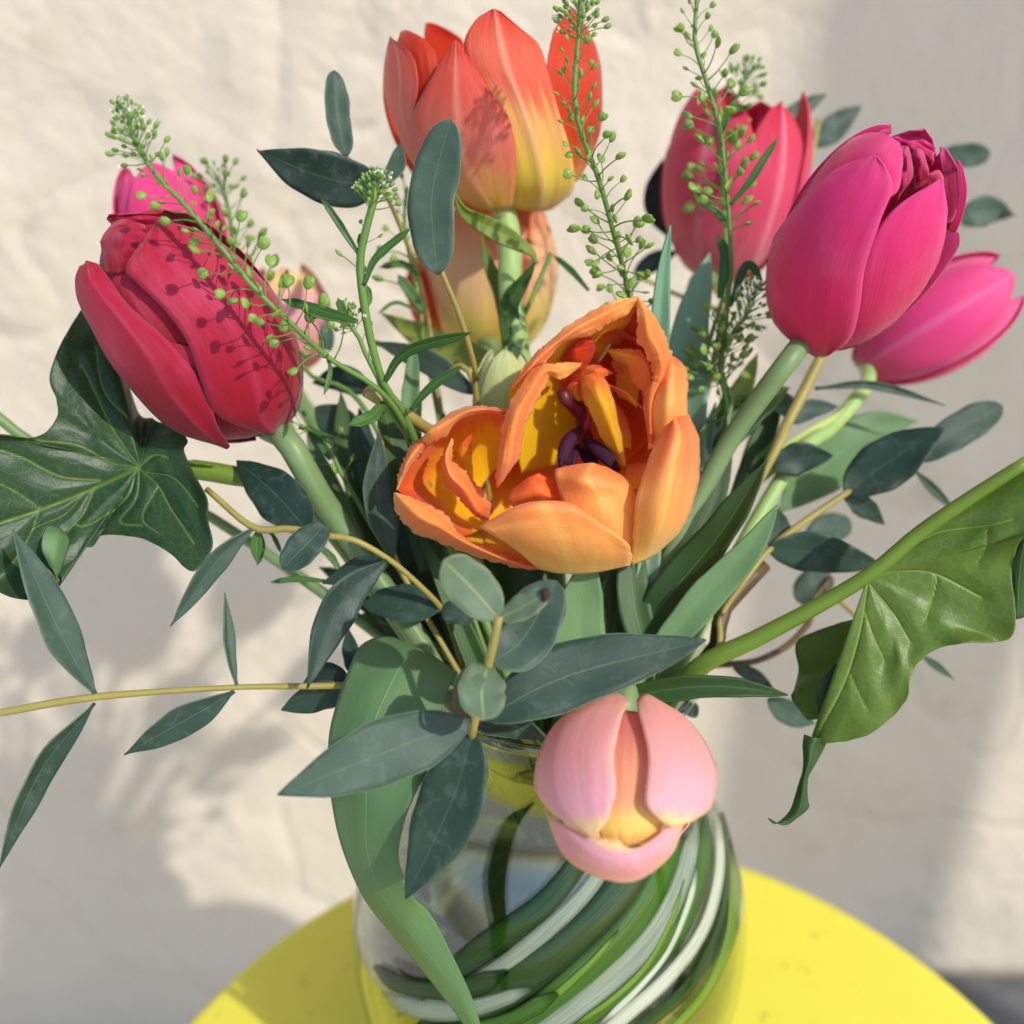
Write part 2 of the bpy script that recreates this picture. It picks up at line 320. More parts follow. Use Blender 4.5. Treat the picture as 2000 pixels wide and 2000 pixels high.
# wall, table, ground, glass
def wall_mat():
    m, nt, P, out = newmat('stucco'); b = NB(nt); geo = b.n('NewGeometry'); pos = geo.outputs['Position']
    big = b.noise(pos, 3.2, 5, 0.6, 0.3); mid = b.noise(pos, 14.0, 5, 0.6, 0.8); 
    c = b.mix(big, lin(206,194,175), lin(223,213,197)); c = b.mix(b.math('MULTIPLY', mid, 0.35), c, lin(198,186,168))
    st = b.noise(pos, 19.0, 4, 0.55, 0.6); sf = b.math('MINIMUM', b.math('MAXIMUM', b.math('MULTIPLY', b.math('SUBTRACT', st, 0.64), 5.0), 0.0), 0.5)
    c = b.mix(sf, c, lin(184,168,148))
    b.l(c, P.inputs['Base Color']); P.inputs['Roughness'].default_value = 0.9; P.inputs['Specular IOR Level'].default_value = 0.15
    lump = b.noise(pos, 20.0, 3, 0.5, 0.3); pit = b.noise(pos, 70.0, 4, 0.6, 0.2); fine = b.noise(pos, 600.0, 2)
    ridge = b.math('ABSOLUTE', b.math('SUBTRACT', b.noise(pos, 6.0, 2, 0.4, 0.4), 0.5))
    ridge = b.math('MINIMUM', b.math('MULTIPLY', ridge, 26.0), 1.0)
    msk = b.math('MINIMUM', b.math('MAXIMUM', b.math('MULTIPLY', b.math('SUBTRACT', b.noise(pos, 4.5, 2), 0.36), 3.6), 0.15), 1.0)
    h = b.math('ADD', b.math('MULTIPLY', lump, msk), b.math('ADD', b.math('MULTIPLY', pit, 0.3), b.math('ADD', b.math('MULTIPLY', fine, 0.03), b.math('MULTIPLY', ridge, 0.22))))
    bp = b.n('Bump'); bp.inputs['Strength'].default_value = 0.75; bp.inputs['Distance'].default_value = 0.010
    b.l(h, bp.inputs['Height']); b.l(bp.outputs[0], P.inputs['Normal']); return m
M['wall'] = wall_mat()
def table_mat():
    m, nt, P, out = newmat('yellow_paint'); b = NB(nt); geo = b.n('NewGeometry'); pos = geo.outputs['Position']
    c = b.mix(b.noise(pos, 18.0, 5, 0.6), lin(214,206,64), lin(222,214,80))
    sm = b.noise(pos, 120.0, 3, 0.5, 0.4); sf = b.math('MINIMUM', b.math('MAXIMUM', b.math('MULTIPLY', b.math('SUBTRACT', sm, 0.66), 7.0), 0.0), 0.35)
    c = b.mix(sf, c, lin(170,150,40))
    scr = b.noise(b.mapping(pos, (14, 120, 10)), 1.0, 2); c = b.mix(b.math('MINIMUM', b.math('MAXIMUM', b.math('MULTIPLY', b.math('SUBTRACT', scr, 0.68), 5.0), 0.0), 0.3), c, lin(190,172,50))
    b.l(c, P.inputs['Base Color']); P.inputs['Roughness'].default_value = 0.4; P.inputs['Specular IOR Level'].default_value = 0.4
    bp = b.n('Bump'); bp.inputs['Strength'].default_value = 0.2; bp.inputs['Distance'].default_value = 0.001; b.l(b.noise(pos, 220.0, 3), bp.inputs['Height']); b.l(bp.outputs[0], P.inputs['Normal']); return m
M['table'] = table_mat()
def ground_mat():
    m, nt, P, out = newmat('pale_concrete'); b = NB(nt); geo = b.n('NewGeometry'); pos = geo.outputs['Position']
    c = b.mix(b.noise(pos, 8.0, 5), lin(178,172,164), lin(200,194,186)); c = b.mix(b.math('MULTIPLY', b.noise(pos, 240.0, 3), 0.3), c, lin(140,136,130))
    b.l(c, P.inputs['Base Color']); P.inputs['Roughness'].default_value = 0.9
    bp = b.n('Bump'); bp.inputs['Strength'].default_value = 0.4; bp.inputs['Distance'].default_value = 0.003; b.l(b.noise(pos, 200.0, 4), bp.inputs['Height']); b.l(bp.outputs[0], P.inputs['Normal']); return m
def slab_mat():
    m, nt, P, out = newmat('dark_slate'); b = NB(nt); geo = b.n('NewGeometry'); pos = geo.outputs['Position']
    c = b.mix(b.noise(pos, 30.0, 5), lin(52,56,60), lin(120,120,120)); b.l(c, P.inputs['Base Color']); P.inputs['Roughness'].default_value = 0.7
    bp = b.n('Bump'); bp.inputs['Strength'].default_value = 0.7; bp.inputs['Distance'].default_value = 0.006; b.l(b.noise(pos, 40.0, 5), bp.inputs['Height']); b.l(bp.outputs[0], P.inputs['Normal']); return m
M['slab'] = slab_mat()
M['post'] = stem_mat('shade_post_wood', lin(120,98,74), lin(150,126,98), rough=0.8)
M['ground'] = ground_mat()
def glass_mat(name, tint, ior=1.5, rough=0.0):
    m, nt, P, out = newmat(name); b = NB(nt); nt.nodes.remove(P)
    lw = b.n('LayerWeight'); f0 = ((ior-1)/(ior+1))**2
    fac = b.math('ADD', f0, b.math('MULTIPLY', b.math('POWER', lw.outputs['Facing'], 4.0), 1-f0)); lw.inputs[0].default_value = 0.5
    tr = b.n('BsdfTransparent'); tr.inputs[0].default_value = tint
    gl = b.n('BsdfGlossy'); gl.inputs['Roughness'].default_value = rough; gl.inputs[0].default_value = (1, 1, 1, 1)
    mx = b.n('MixShader'); b.l(fac, mx.inputs[0]); b.l(tr.outputs[0], mx.inputs[1]); b.l(gl.outputs[0], mx.inputs[2]); b.l(mx.outputs[0], out.inputs[0]); return m
M['glass'] = glass_mat('clear_glass', (0.85, 0.905, 0.85, 1), 2.0)
M['water'] = plain('water', (0.90, 0.95, 0.86, 1), 0.0, 0.5, var=0.0)
for k_, v_ in (('Transmission Weight', 1.0), ('IOR', 1.33)): M['water'].node_tree.nodes['Principled BSDF'].inputs[k_].default_value = v_
def swirl_mat(name, col, alpha, rough=0.12):
    m, nt, P, out = newmat(name); b = NB(nt); geo = b.n('NewGeometry')
    uv = b.n('UVMap'); uv.uv_map = 'UVMap'
    sp = b.n('SeparateXYZ'); b.l(uv.outputs[0], sp.inputs[0])
    ln = b.noise(b.mapping(uv.outputs[0], (9, 2.2, 1)), 1.0, 4, 0.65)
    hs = b.n('HueSaturation'); hs.inputs['Color'].default_value = col; b.l(b.math('ADD', 0.55, b.math('MULTIPLY', ln, 0.9)), hs.inputs['Value'])
    b.l(hs.outputs[0], P.inputs['Base Color']); P.inputs['Roughness'].default_value = rough; P.inputs['Specular IOR Level'].default_value = 0.6
    P.inputs['Coat Weight'].default_value = 0.4; P.inputs['Coat Roughness'].default_value = 0.02
    tr = b.n('BsdfTransparent'); tr.inputs[0].default_value = tuple(0.35+0.65*c for c in col[:3])+(1,)
    tl = b.n('BsdfTranslucent'); b.l(hs.outputs[0], tl.inputs[0]); m0 = b.n('MixShader'); m0.inputs[0].default_value = 0.35; b.l(P.outputs[0], m0.inputs[1]); b.l(tl.outputs[0], m0.inputs[2])
    au = b.math('MULTIPLY', b.math('ABSOLUTE', b.math('SUBTRACT', sp.outputs[0], 0.5)), 2.0)
    ed = b.math('SUBTRACT', 1.0, b.math('POWER', au, 4.0))
    a = b.math('MULTIPLY', ed, b.math('MINIMUM', b.math('MULTIPLY', b.math('ADD', ln, 0.35), alpha*1.2), 1.0))
    av = b.math('MULTIPLY', b.math('ABSOLUTE', b.math('SUBTRACT', sp.outputs[1], 0.5)), 2.0); a = b.math('MULTIPLY', a, b.math('MINIMUM', b.math('MULTIPLY', b.math('SUBTRACT', 1.0, av), 4.0), 1.0))
    mx = b.n('MixShader'); b.l(a, mx.inputs[0]); b.l(tr.outputs[0], mx.inputs[1]); b.l(m0.outputs[0], mx.inputs[2]); b.l(mx.outputs[0], out.inputs[0]); return m
M['sw_green'] = swirl_mat('swirl_green', lin(64,112,28), 0.95)
M['sw_dark'] = swirl_mat('swirl_dark_green', lin(38,74,22), 0.95)
M['sw_white'] = swirl_mat('swirl_white', lin(214,222,198), 0.95)
M['sw_haze'] = swirl_mat('swirl_milky', lin(190,206,184), 0.6)
M['sw_lime'] = swirl_mat('swirl_lime', lin(120,158,50), 0.9)

# ------------------------------------------------------------------ setting: ground, wall, table
GZ = -0.56; WY = 0.38
g = mesh('ground', [(-8, -8, GZ), (8, -8, GZ), (8, WY+0.2, GZ), (-8, WY+0.2, GZ)], [(0, 1, 2, 3)], M['ground'], smooth=False); g['kind'] = 'structure'
def stucco_wall():
    nx, nz = 150, 110; xs = np.linspace(-1.3, 1.3, nx); zs = np.linspace(GZ-0.02, 1.1, nz)
    dn = vnoise(nx, nz, 34, 24, 3)*0.0018 + vnoise(nx, nz, 70, 50, 4)*0.0005 + vnoise(nx, nz, 9, 7, 5)*0.003
    V = [(xs[i], WY+dn[i, j], zs[j]) for i in range(nx) for j in range(nz)]
    F = [(i*nz+j, (i+1)*nz+j, (i+1)*nz+j+1, i*nz+j+1) for i in range(nx-1) for j in range(nz-1)]
    # the flat rest of the wall, out to both sides and up, and its thickness
    o = mesh('wall', V, F, M['wall']); return o
wl = stucco_wall(); wl['label'] = 'cream stucco wall with rough trowelled plaster behind the bouquet'; wl['category'] = 'wall'
def add_wall_body():
    me = wl.data; import bmesh
    bm = bmesh.new(); bm.from_mesh(me)
    def box(x0, x1, y0, y1, z0, z1):
        v = [bm.verts.new((x, y, z)) for x in (x0, x1) for y in (y0, y1) for z in (z0, z1)]
        for f in ((0,1,3,2),(4,6,7,5),(0,4,5,1),(2,3,7,6),(0,2,6,4),(1,5,7,3)): bm.faces.new([v[i] for i in f])
    box(-4, 4, WY+0.012, WY+0.16, GZ-0.02, 2.6)
    bm.to_mesh(me); bm.free()
add_wall_body()

def slab():  # dark block standing in for the dark ground corner at the wall's foot
    rr = np.random.RandomState(4); n = 9; xs = np.linspace(0.27, 1.1, n); V = []; F = []
    for i, x in enumerate(xs):
        for y, z in ((WY-0.008, GZ+0.001), (WY-0.008+0.003*rr.uniform(-1, 1), GZ+0.098), (WY-0.03, GZ+0.102+0.002*rr.uniform(-1, 1)), (WY-0.16, GZ+0.102+0.003*rr.uniform(-1, 1)), (WY-0.33+0.012*rr.uniform(-1, 1), GZ+0.098), (WY-0.34, GZ+0.001)): V.append((x, y, z))
    for i in range(n-1):
        for j in range(6): F.append((i*6+j, i*6+(j+1) % 6, (i+1)*6+(j+1) % 6, (i+1)*6+j))
    F += [tuple(range(6)), tuple((n-1)*6+j for j in range(6))[::-1]]
    o = mesh('stand_in_slab', V, F, M['slab'], smooth=False); o['label'] = 'dark slate block standing in for the dark ground corner at the foot of the stucco wall'; o['category'] = 'stone'
slab()
pt = thing('added_shade_post', 'round wooden post added out of view to shade a strip of the wall', 'post', (1.235, -0.5, GZ))  # unseen post, added only to cast the grey shade band on the wall
tube('shade_post_shaft', [(1.235, -0.5, GZ), (1.225, -0.5, 0.8), (1.205, -0.5, 2.2)], 0.085, 0.075, M['post'], pt, n=24, sides=24, wob=0.02)
lathe_later = [(0.10, GZ), (0.105, GZ+0.03), (0.095, GZ+0.05), (0.0905, GZ+0.052)]
TC = np.array([0.033, -0.082]); TR = 0.193
def lathe(name, prof, center, mat, parent, segs=96, close=False):
    V = []; n = len(prof)
    for (r, z) in prof:
        for j in range(segs):
            a = 2*math.pi*j/segs; V.append((center[0]+r*math.cos(a), center[1]+r*math.sin(a), z))
    F = [(i*segs+j, i*segs+(j+1) % segs, (i+1)*segs+(j+1) % segs, (i+1)*segs+j) for i in range(n-1) for j in range(segs)]
    if close: F += [((n-1)*segs+j, (n-1)*segs+(j+1) % segs, (j+1) % segs, j) for j in range(segs)]
    return mesh(name, V, F, mat, parent)
lathe('shade_post_foot', lathe_later, (1.235, -0.5), M['post'], pt, segs=24)
tb = thing('side_table', 'small round yellow painted side table under the vase', 'table', (TC[0], TC[1], GZ))
lathe('table_top', [(0.0005, 0.0), (0.10, 0.0), (TR-0.006, 0.0), (TR-0.002, -0.0012), (TR, -0.005), (TR, -0.016), (TR-0.002, -0.0195), (TR-0.006, -0.021), (0.10, -0.021), (0.0005, -0.021)], TC, M['table'], tb)
for k in range(4):
    a = math.pi/4+k*math.pi/2; c, s = math.cos(a), math.sin(a)
    tube('leg', [(TC[0]+0.11*c, TC[1]+0.11*s, -0.0205), (TC[0]+0.14*c, TC[1]+0.14*s, -0.25), (TC[0]+0.16*c, TC[1]+0.16*s, GZ)], 0.013, 0.010, M['table'], tb, n=12, sides=12, wob=0)

# ------------------------------------------------------------------ vase
VX, VY = 0.0135, 0.0
vase = thing('vase', 'rounded clear glass vase with green and white swirls on yellow table', 'vase', (VX, VY, 0.0))
OUT = [(0.040, 0.0005), (0.046, 0.002), (0.054, 0.010), (0.0635, 0.028), (0.0705, 0.052), (0.0725, 0.072), (0.0705, 0.094), (0.064, 0.117), (0.054, 0.138), (0.0445, 0.155), (0.0405, 0.167), (0.0405, 0.178), (0.0435, 0.191), (0.0475, 0.2015)]
op = cr(OUT, 60)
inn = []
for i in range(len(op)):
    t = op[min(i+1, len(op)-1)]-op[max(i-1, 0)]; nrm = unit(np.array([-t[1], t[0]])); inn.append(op[i]+nrm*0.0028)
inn = [(max(p[0], 0.0005), max(p[1], 0.006)) for p in inn]
prof = [(0.0005, 0.0022), (0.03, 0.0018), (0.038, 0.0004)] + [tuple(p) for p in op] + [(0.0470, 0.2035), (0.0455, 0.2032)] + [tuple(p) for p in inn[::-1]][1:] + [(0.02, 0.0062), (0.0005, 0.0065)]
lathe('glass_body', prof, (VX, VY), M['glass'], vase, segs=128)
wz = 0.128
wp = [(max(p[0]-0.0005, 0.0005), p[1]+0.0003) for p in inn if p[1] < wz]
wp = [(0.0005, wp[0][1])] + wp + [(wp[-1][0]-0.0002, wz), (wp[-1][0]-0.003, wz-0.0008), (0.0005, wz-0.0008)]
lathe('water', wp, (VX, VY), M['water'], vase, segs=96)
def vr(z): return float(np.interp(z, op[:, 1], op[:, 0]))
def vase_hit(fr, x, y, off):
    d = ray(fr, x, y); ts = np.linspace(0.16, 0.62, 500); P = CAM+ts[:, None]*d
    f = np.hypot(P[:, 0]-VX, P[:, 1]-VY)-np.interp(P[:, 2], op[:, 1], op[:, 0])-off
    f = np.where((P[:, 2] < 0.001) | (P[:, 2] > 0.2), 1.0, f); k = np.where((f[:-1] > 0) & (f[1:] <= 0))[0]
    if len(k): i = k[0]; u = f[i]/(f[i]-f[i+1]); return P[i]*(1-u)+P[i+1]*u
    i = int(np.argmin(f)); p = P[i].copy(); q = unit(np.array([p[0]-VX, p[1]-VY])); r = vr(p[2])+off
    p[0] = VX+q[0]*r; p[1] = VY+q[1]*r; return p
def swirl(pts, wid, mat, off=0.0006):
    """a ribbon of coloured glass fused on the vase, traced along its near side"""
    c = arclen(np.array(pts, float), 46); n, m = 46, 9; T = np.gradient(c, axis=0); G = np.zeros((n, m, 3))
    for i in range(n):
        t = i/(n-1); nn = unit(np.array([-T[i][1], T[i][0]])); wv = wid*min(1, 5*t+0.25)*min(1, 5*(1-t)+0.25)*(1+0.15*math.sin(7*t+wid))
        for j in range(m):
            u = j/(m-1)-0.5; G[i, j] = vase_hit('H', c[i, 0]+nn[0]*u*wv, c[i, 1]+nn[1]*u*wv, off+0.0003*(1-4*u*u))
    grid('swirl_stripe', G, M[mat], vase, thick=0.0)
for k, (pts, wd, mt) in enumerate([
    ([(700,1790),(880,1650),(1010,1560),(1140,1460),(1260,1320),(1350,1160),(1400,1040)], 100, 'sw_dark'),
    ([(560,1900),(820,1795),(960,1720),(1110,1605),(1290,1435),(1400,1280),(1480,1130)], 74, 'sw_haze'),
    ([(600,2000),(860,1860),(1100,1720),(1310,1560),(1470,1380),(1560,1200),(1600,1060)], 170, 'sw_dark'),
    ([(780,2080),(1050,1935),(1300,1745),(1490,1560),(1600,1380),(1660,1200),(1680,1060)], 130, 'sw_green'),
    ([(900,2130),(1180,1935),(1400,1765),(1580,1585),(1690,1380),(1735,1200),(1740,1060)], 105, 'sw_haze'),
    ([(1050,2130),(1300,1932),(1530,1745),(1680,1560),(1770,1320),(1785,1150),(1770,1050)], 66, 'sw_green'),
    ([(1200,2140),(1420,1940),(1640,1745),(1785,1540),(1845,1310),(1838,1140),(1815,1060)], 56, 'sw_white'),
    ([(1330,2140),(1530,1945),(1710,1790),(1835,1570),(1880,1340),(1868,1180),(1850,1090)], 50, 'sw_dark'),
    ([(1480,2120),(1640,1970),(1790,1800),(1880,1600),(1900,1430),(1893,1300),(1880,1200)], 46, 'sw_lime'),
    ([(1350,1950),(1520,1790),(1640,1640),(1720,1450),(1755,1300)], 26, 'sw_white'),
    ([(1230,1960),(1420,1830),(1560,1690),(1650,1520),(1700,1360)], 24, 'sw_lime'),
    ([(980,1960),(1150,1850),(1330,1690),(1440,1560)], 30, 'sw_lime'),
    ([(470,1700),(560,1770),(660,1795),(780,1800),(900,1770),(1000,1720)], 78, 'sw_dark'),
    ([(500,1800),(570,1850),(680,1880),(800,1880),(930,1850),(1100,1790)], 74, 'sw_haze'),
    ([(620,1960),(740,1970),(880,1950),(1040,1900),(1200,1810)], 70, 'sw_green')]):
    swirl(pts, wd, mt, 0.0005+0.00006*k)

D = math.radians
def swirl_back(a0, z0, a1, z1, wid, mat):
    n, m = 46, 7; G = np.zeros((n, m, 3))
    for i in range(n):
        t = i/(n-1); a = D(a0+(a1-a0)*t); z = z0+(z1-z0)*t**1.3; wv = wid*min(1, 5*t+0.3)*min(1, 5*(1-t)+0.3)
        for j in range(m):
            u = j/(m-1)-0.5; zz = min(max(z+u*wv*0.85, 0.004), 0.16); aa = a-u*wv*0.5/0.07; r = vr(zz)+0.0005+0.0003*(1-4*u*u)
            G[i, j] = (VX+r*math.sin(aa), VY-r*math.cos(aa), zz)
    grid('swirl_stripe', G, M[mat], vase, thick=0.0)
for q in [(84, .020, 200, .125, .013, 'sw_green'), (96, .010, 214, .110, .008, 'sw_white'), (108, .006, 228, .098, .014, 'sw_dark'), (124, .006, 246, .086, .008, 'sw_haze'), (140, .006, 262, .074, .013, 'sw_green'), (160, .006, 280, .062, .009, 'sw_white'), (180, .006, 300, .050, .013, 'sw_dark'), (205, .006, 315, .036, .009, 'sw_lime')]: swirl_back(*q)
def into_vase(ang, r=0.024, r2=0.03, z=0.175):
    a = D(ang)
    return [np.array([VX+r*math.sin(a), VY-r*math.cos(a), z]), np.array([VX-0.3*r2*math.sin(a), VY+0.3*r2*math.cos(a), 0.085]), np.array([VX-r2*math.sin(a), VY+r2*math.cos(a), 0.013])]

# ------------------------------------------------------------------ leaves
PROF = {
 'euc': lambda t: np.sin(np.pi*np.clip(t, 0, 1)**0.78)**0.85,
 'lance': lambda t: np.sin(np.pi*np.clip(t, 0, 1)**0.9)**1.05,
 'round': lambda t: np.sqrt(np.clip(1-(2*t-1)**2, 0, 1))**0.9,
 'oblong': lambda t: np.clip(1-np.abs(2*t-1)**3.0, 0, 1)**0.62,
 'blade': lambda t: np.interp(t, [0, .15, .45, .75, .92, 1], [.55, .85, 1, .72, .32, 0.0]),
 'narrow': lambda t: np.interp(t, [0, .1, .5, .85, 1], [.35, .6, 1, .8, 0.02]),
}
def leaf(name, P, wid, mat, parent, prof='euc', roll=0, fold=0.12, curl=0.0, wave=0.10, n=26, m=9, thick=0.00035, seed=0, notch=0.0):
    p = arclen(P, n); t = np.linspace(0, 1, n); T = np.array([unit(v) for v in np.gradient(p, axis=0)])
    h = PROF[prof](t)*wid/2; h = np.maximum(h, np.where(t < 0.12, min(0.00055, wid/4), 0.00015))
    if not isinstance(roll, (tuple, list)): roll = (roll, roll)
    G = np.zeros((n, m, 3)); us = np.linspace(-1, 1, m); r = np.random.RandomState(int(abs(p[0].sum()*1e5)) % 9999+seed)
    ph = r.uniform(0, 6, 4)
    for i in range(n):
        toc = unit(CAM-p[i]); N = unit(toc-T[i]*np.dot(toc, T[i])); a = D(roll[0]+(roll[1]-roll[0])*t[i])
        S0 = np.cross(T[i], N); N2 = N*math.cos(a)+S0*math.sin(a); S = np.cross(T[i], N2)
        for j, u in enumerate(us):
            hh = h[i]*(1+0.035*math.sin(9*t[i]+ph[0]+(u > 0)*2)+0.02*math.sin(23*t[i]+ph[1]+(u > 0)))
            if notch and u < 0: hh *= 1-notch*math.exp(-((t[i]-0.5)/0.1)**2)
            z = fold*abs(u)**1.3*h[i] - curl*u*u*h[i] + wave*h[i]*math.sin(14*t[i]+ph[2]+(2.0 if u > 0 else 0))*u*u
            G[i, j] = p[i]+S*hh*u+N2*(z+0.07*wid*math.sin(4*t[i]+ph[3])*min(1, 5*t[i]))
    return grid(name, G, mat, parent, thick=thick)
def lf(fr, pts, wid, mat, parent, name='leaf', **k):
    P = WP(fr, pts); return leaf(name, P, wid*usize(fr, np.mean([q[2] for q in pts])), M[mat], parent, **k)

# patch lofted through rows of (x, y, depth) control points
def patch(name, fr, rows, mat, parent, d0=0, n=26, m=15, thick=0.00028, ruffle=0.0, seed=1, flip=False, jag=0.0, rag=0.0, crinkle=0.0):
    R = []
    for row in rows: R.append(cr(np.array(row, float), m))
    R = np.array(R); G = np.stack([cr(R[:, j], n) for j in range(m)], 1)
    out = np.zeros((n, m, 3)); 
    nz = vnoise(n, m, 7, 5, seed)*ruffle
    if crinkle: nz = nz + vnoise(n, m, n//3, 3, seed+33)*crinkle*(0.35+0.65*np.abs(np.linspace(-1, 1, m)))[None, :]
    if jag:
        r = np.random.RandomState(seed); jj = np.interp(np.linspace(0, 1, m), np.linspace(0, 1, 9), r.uniform(-1, 1, 9))*jag
        v = np.linspace(0, 1, n)[:, None]**6
        dv = (G[-1]-G[-3])[:, :2]; dv = dv/(np.linalg.norm(dv, axis=1, keepdims=True)+1e-9)
        G[:, :, :2] += v[:, :, None]*(jj[None, :, None]*dv[None])
    if rag:
        r = np.random.RandomState(seed+50); u = np.linspace(-1, 1, m)
        for sd, j0, j1 in ((1, -1, -2), (-1, 0, 1)):
            q = np.interp(np.linspace(0, 1, n), np.linspace(0, 1, n//2), r.uniform(-1, 1, n//2)) + 0.8*np.interp(np.linspace(0, 1, n), np.linspace(0, 1, n//5), r.uniform(-1, 1, n//5))
            dv = (G[:, j0]-G[:, j1])[:, :2]; dv = dv/(np.linalg.norm(dv, axis=1, keepdims=True)+1e-9); wt = np.clip(u*sd, 0, 1)**5
            G[:, :, :2] += (q*rag)[:, None, None]*wt[None, :, None]*dv[:, None, :]*np.sin(np.linspace(0, np.pi, n))[:, None, None]**0.5
    for i in range(n):
        for j in range(m): out[i, j] = W(fr, G[i, j, 0], G[i, j, 1], d0+G[i, j, 2]+nz[i, j])
    return grid(name, out, M[mat], parent, thick=thick)

# egg-shaped flower head: petals traced on the egg's near side, or laid round it by angle
class Egg:
    def __init__(s, fr, x, y, d, dx, dy, tilt, ra, rb):
        s.c = W(fr, x, y, d); s.fr = fr
        im = unit(np.array([dx, -dy], float)); t = D(tilt)
        vd = unit(s.c-CAM)
        r2 = unit(RT-vd*np.dot(RT, vd)); u2 = np.cross(r2, vd)
        s.a = unit(math.cos(t)*(im[0]*r2+im[1]*u2)-math.sin(t)*vd); s.ra = ra; s.rb = rb
        s.e1 = unit(-vd-s.a*np.dot(-vd, s.a)); s.e2 = np.cross(s.a, s.e1)
        if np.dot(s.e2, RT) < 0 and abs(im[1]) > abs(im[0]) and False: s.e2 = -s.e2
        s.B = np.stack([s.e1/ra, s.e2/ra, s.a/rb])        # world -> unit sphere
        s.Bi = np.linalg.inv(s.B)
        s.base = s.c-s.a*rb
    def hit(s, x, y, k, back=False):
        d = s.B @ ray(s.fr, x, y); o = s.B @ (CAM-s.c)
        a = d@d; b = o@d; c = o@o-k*k; q = b*b-a*c
        if q < 0:
            p = o-d*(b/a); p = p/np.linalg.norm(p)*k
        else:
            t = (-b+math.sqrt(q))/a if back else (-b-math.sqrt(q))/a; p = o+d*t
        return s.c+s.Bi@p
    def at(s, phi, th, k):
        return s.c+s.Bi@(k*np.array([math.cos(phi)*math.sin(th), math.sin(phi)*math.sin(th), -math.cos(th)]))
def traced(name, egg, rows, mat, parent, k=1.0, n=30, m=17, back=False, thick=0.00028, ruffle=0.0, seed=1, rib=0.0, lift=0.0):
    R = []
    for row in rows:
        R.append(cr(np.array([(q[0], q[1], q[2] if len(q) > 2 else k) for q in row], float), m))
    R = np.array(R); G = np.stack([cr(R[:, j], n) for j in range(m)], 1)
    nz = vnoise(n, m, 6, 4, seed)*ruffle + vnoise(n, m, 2, 9, seed+9)*0.006
    r = np.random.RandomState(seed+70); u = np.linspace(-1, 1, m); sc = 1.0
    for sd, j0, j1 in ((1, -1, -2), (-1, 0, 1)):
        q = np.interp(np.linspace(0, 1, n), np.linspace(0, 1, n//2), r.uniform(-1, 1, n//2))*3 + 5*np.interp(np.linspace(0, 1, n), np.linspace(0, 1, 7), r.uniform(-1, 1, 7))
        dv = (G[:, j0]-G[:, j1])[:, :2]; dv = dv/(np.linalg.norm(dv, axis=1, keepdims=True)+1e-9); wt = np.clip(u*sd, 0, 1)**4
        G[:, :, :2] += q[:, None, None]*wt[None, :, None]*dv[:, None, :]*np.sin(np.linspace(0.15, np.pi, n))[:, None, None]
    out = np.zeros((n, m, 3))
    for i in range(n):
        for j in range(m):
            kk = G[i, j, 2]+nz[i, j]+rib*math.exp(-(u[j]/0.12)**2)+lift*(abs(u[j])**4)
            out[i, j] = egg.hit(G[i, j, 0], G[i, j, 1], kk, back)
    return grid(name, out, M[mat], parent, thick=thick)
def around(name, egg, phi, hw, th0, th1, k, mat, parent, flare=0.0, tip=0.5, n=26, m=15, thick=0.00028, seed=1, ruffle=0.012, cup=0.0, rib=0.0):
    out = np.zeros((n, m, 3)); nz = vnoise(n, m, 6, 4, seed)*ruffle
    for i in range(n):
        t = i/(n-1); th = D(th0+(th1-th0)*t)
        wdt = D(hw)*np.interp(t, [0, .15, .45, .7, .88, .96, 1], [.45, .75, 1, .93, .62, .33*(1+tip)*0.7, .02])
        for j in range(m):
            u = 2*j/(m-1)-1
            kk = k+nz[i, j]+flare*t**3-cup*u*u+rib*math.exp(-(u/0.12)**2)
            out[i, j] = egg.at(D(phi)+wdt*u, th+0.10*(abs(u)**2)*0-0.0, kk)
    return grid(name, out, M[mat], parent, thick=thick)
def tulip(label, group=None):
    return thing('tulip', label, 'tulip', (VX, VY, 0.0065), group)
def tstem(t, egg_or_pt, pts, end, r=0.0034, mat='stem'):
    b = egg_or_pt.base+egg_or_pt.a*0.003 if isinstance(egg_or_pt, Egg) else egg_or_pt
    return tube('stem', [b]+list(pts)+end, r, r*0.95, M[mat], t, n=60, sides=14)

# ================================================================== tulips
# --- magenta tulip on the right
t = tulip('large closed magenta tulip with ruffled inner petals, hiding part of another pink tulip')
e = Egg('C', 1110, 1215, 303, 515, -1080, 20, 0.0222, 0.0362)
traced('petal', e, [[(870,1790),(905,1800),(950,1788)], [(700,1660),(880,1725),(1060,1700)], [(612,1480),(850,1560),(1102,1560)], [(632,1270),(880,1340),(1132,1340)], [(760,1070),(980,1120),(1205,1120)], [(930,890),(1090,930),(1272,960)], [(1070,815),(1150,830),(1240,850)], [(1165,786),(1180,783),(1195,788)]], 'magenta', t, k=1.035, ruffle=0.008, seed=3, lift=0.012)
traced('petal', e, [[(960,1790,.98),(1000,1792,.98),(1060,1786,.98)], [(1040,1690,.97),(1180,1710,1.0),(1290,1684,1.0)], [(1080,1500,.97),(1280,1530,1.01),(1440,1480,1.0)], [(1130,1300,.96),(1330,1310,1.0),(1520,1250,1.0)], [(1210,1130,.95),(1390,1120,.99),(1543,1085,1.0)], [(1330,1010,.94),(1450,985,.98),(1538,980,1.0)], [(1490,915,.97),(1505,903,.97),(1520,912,.98)]], 'magenta', t, k=1.0, ruffle=0.006, seed=4)
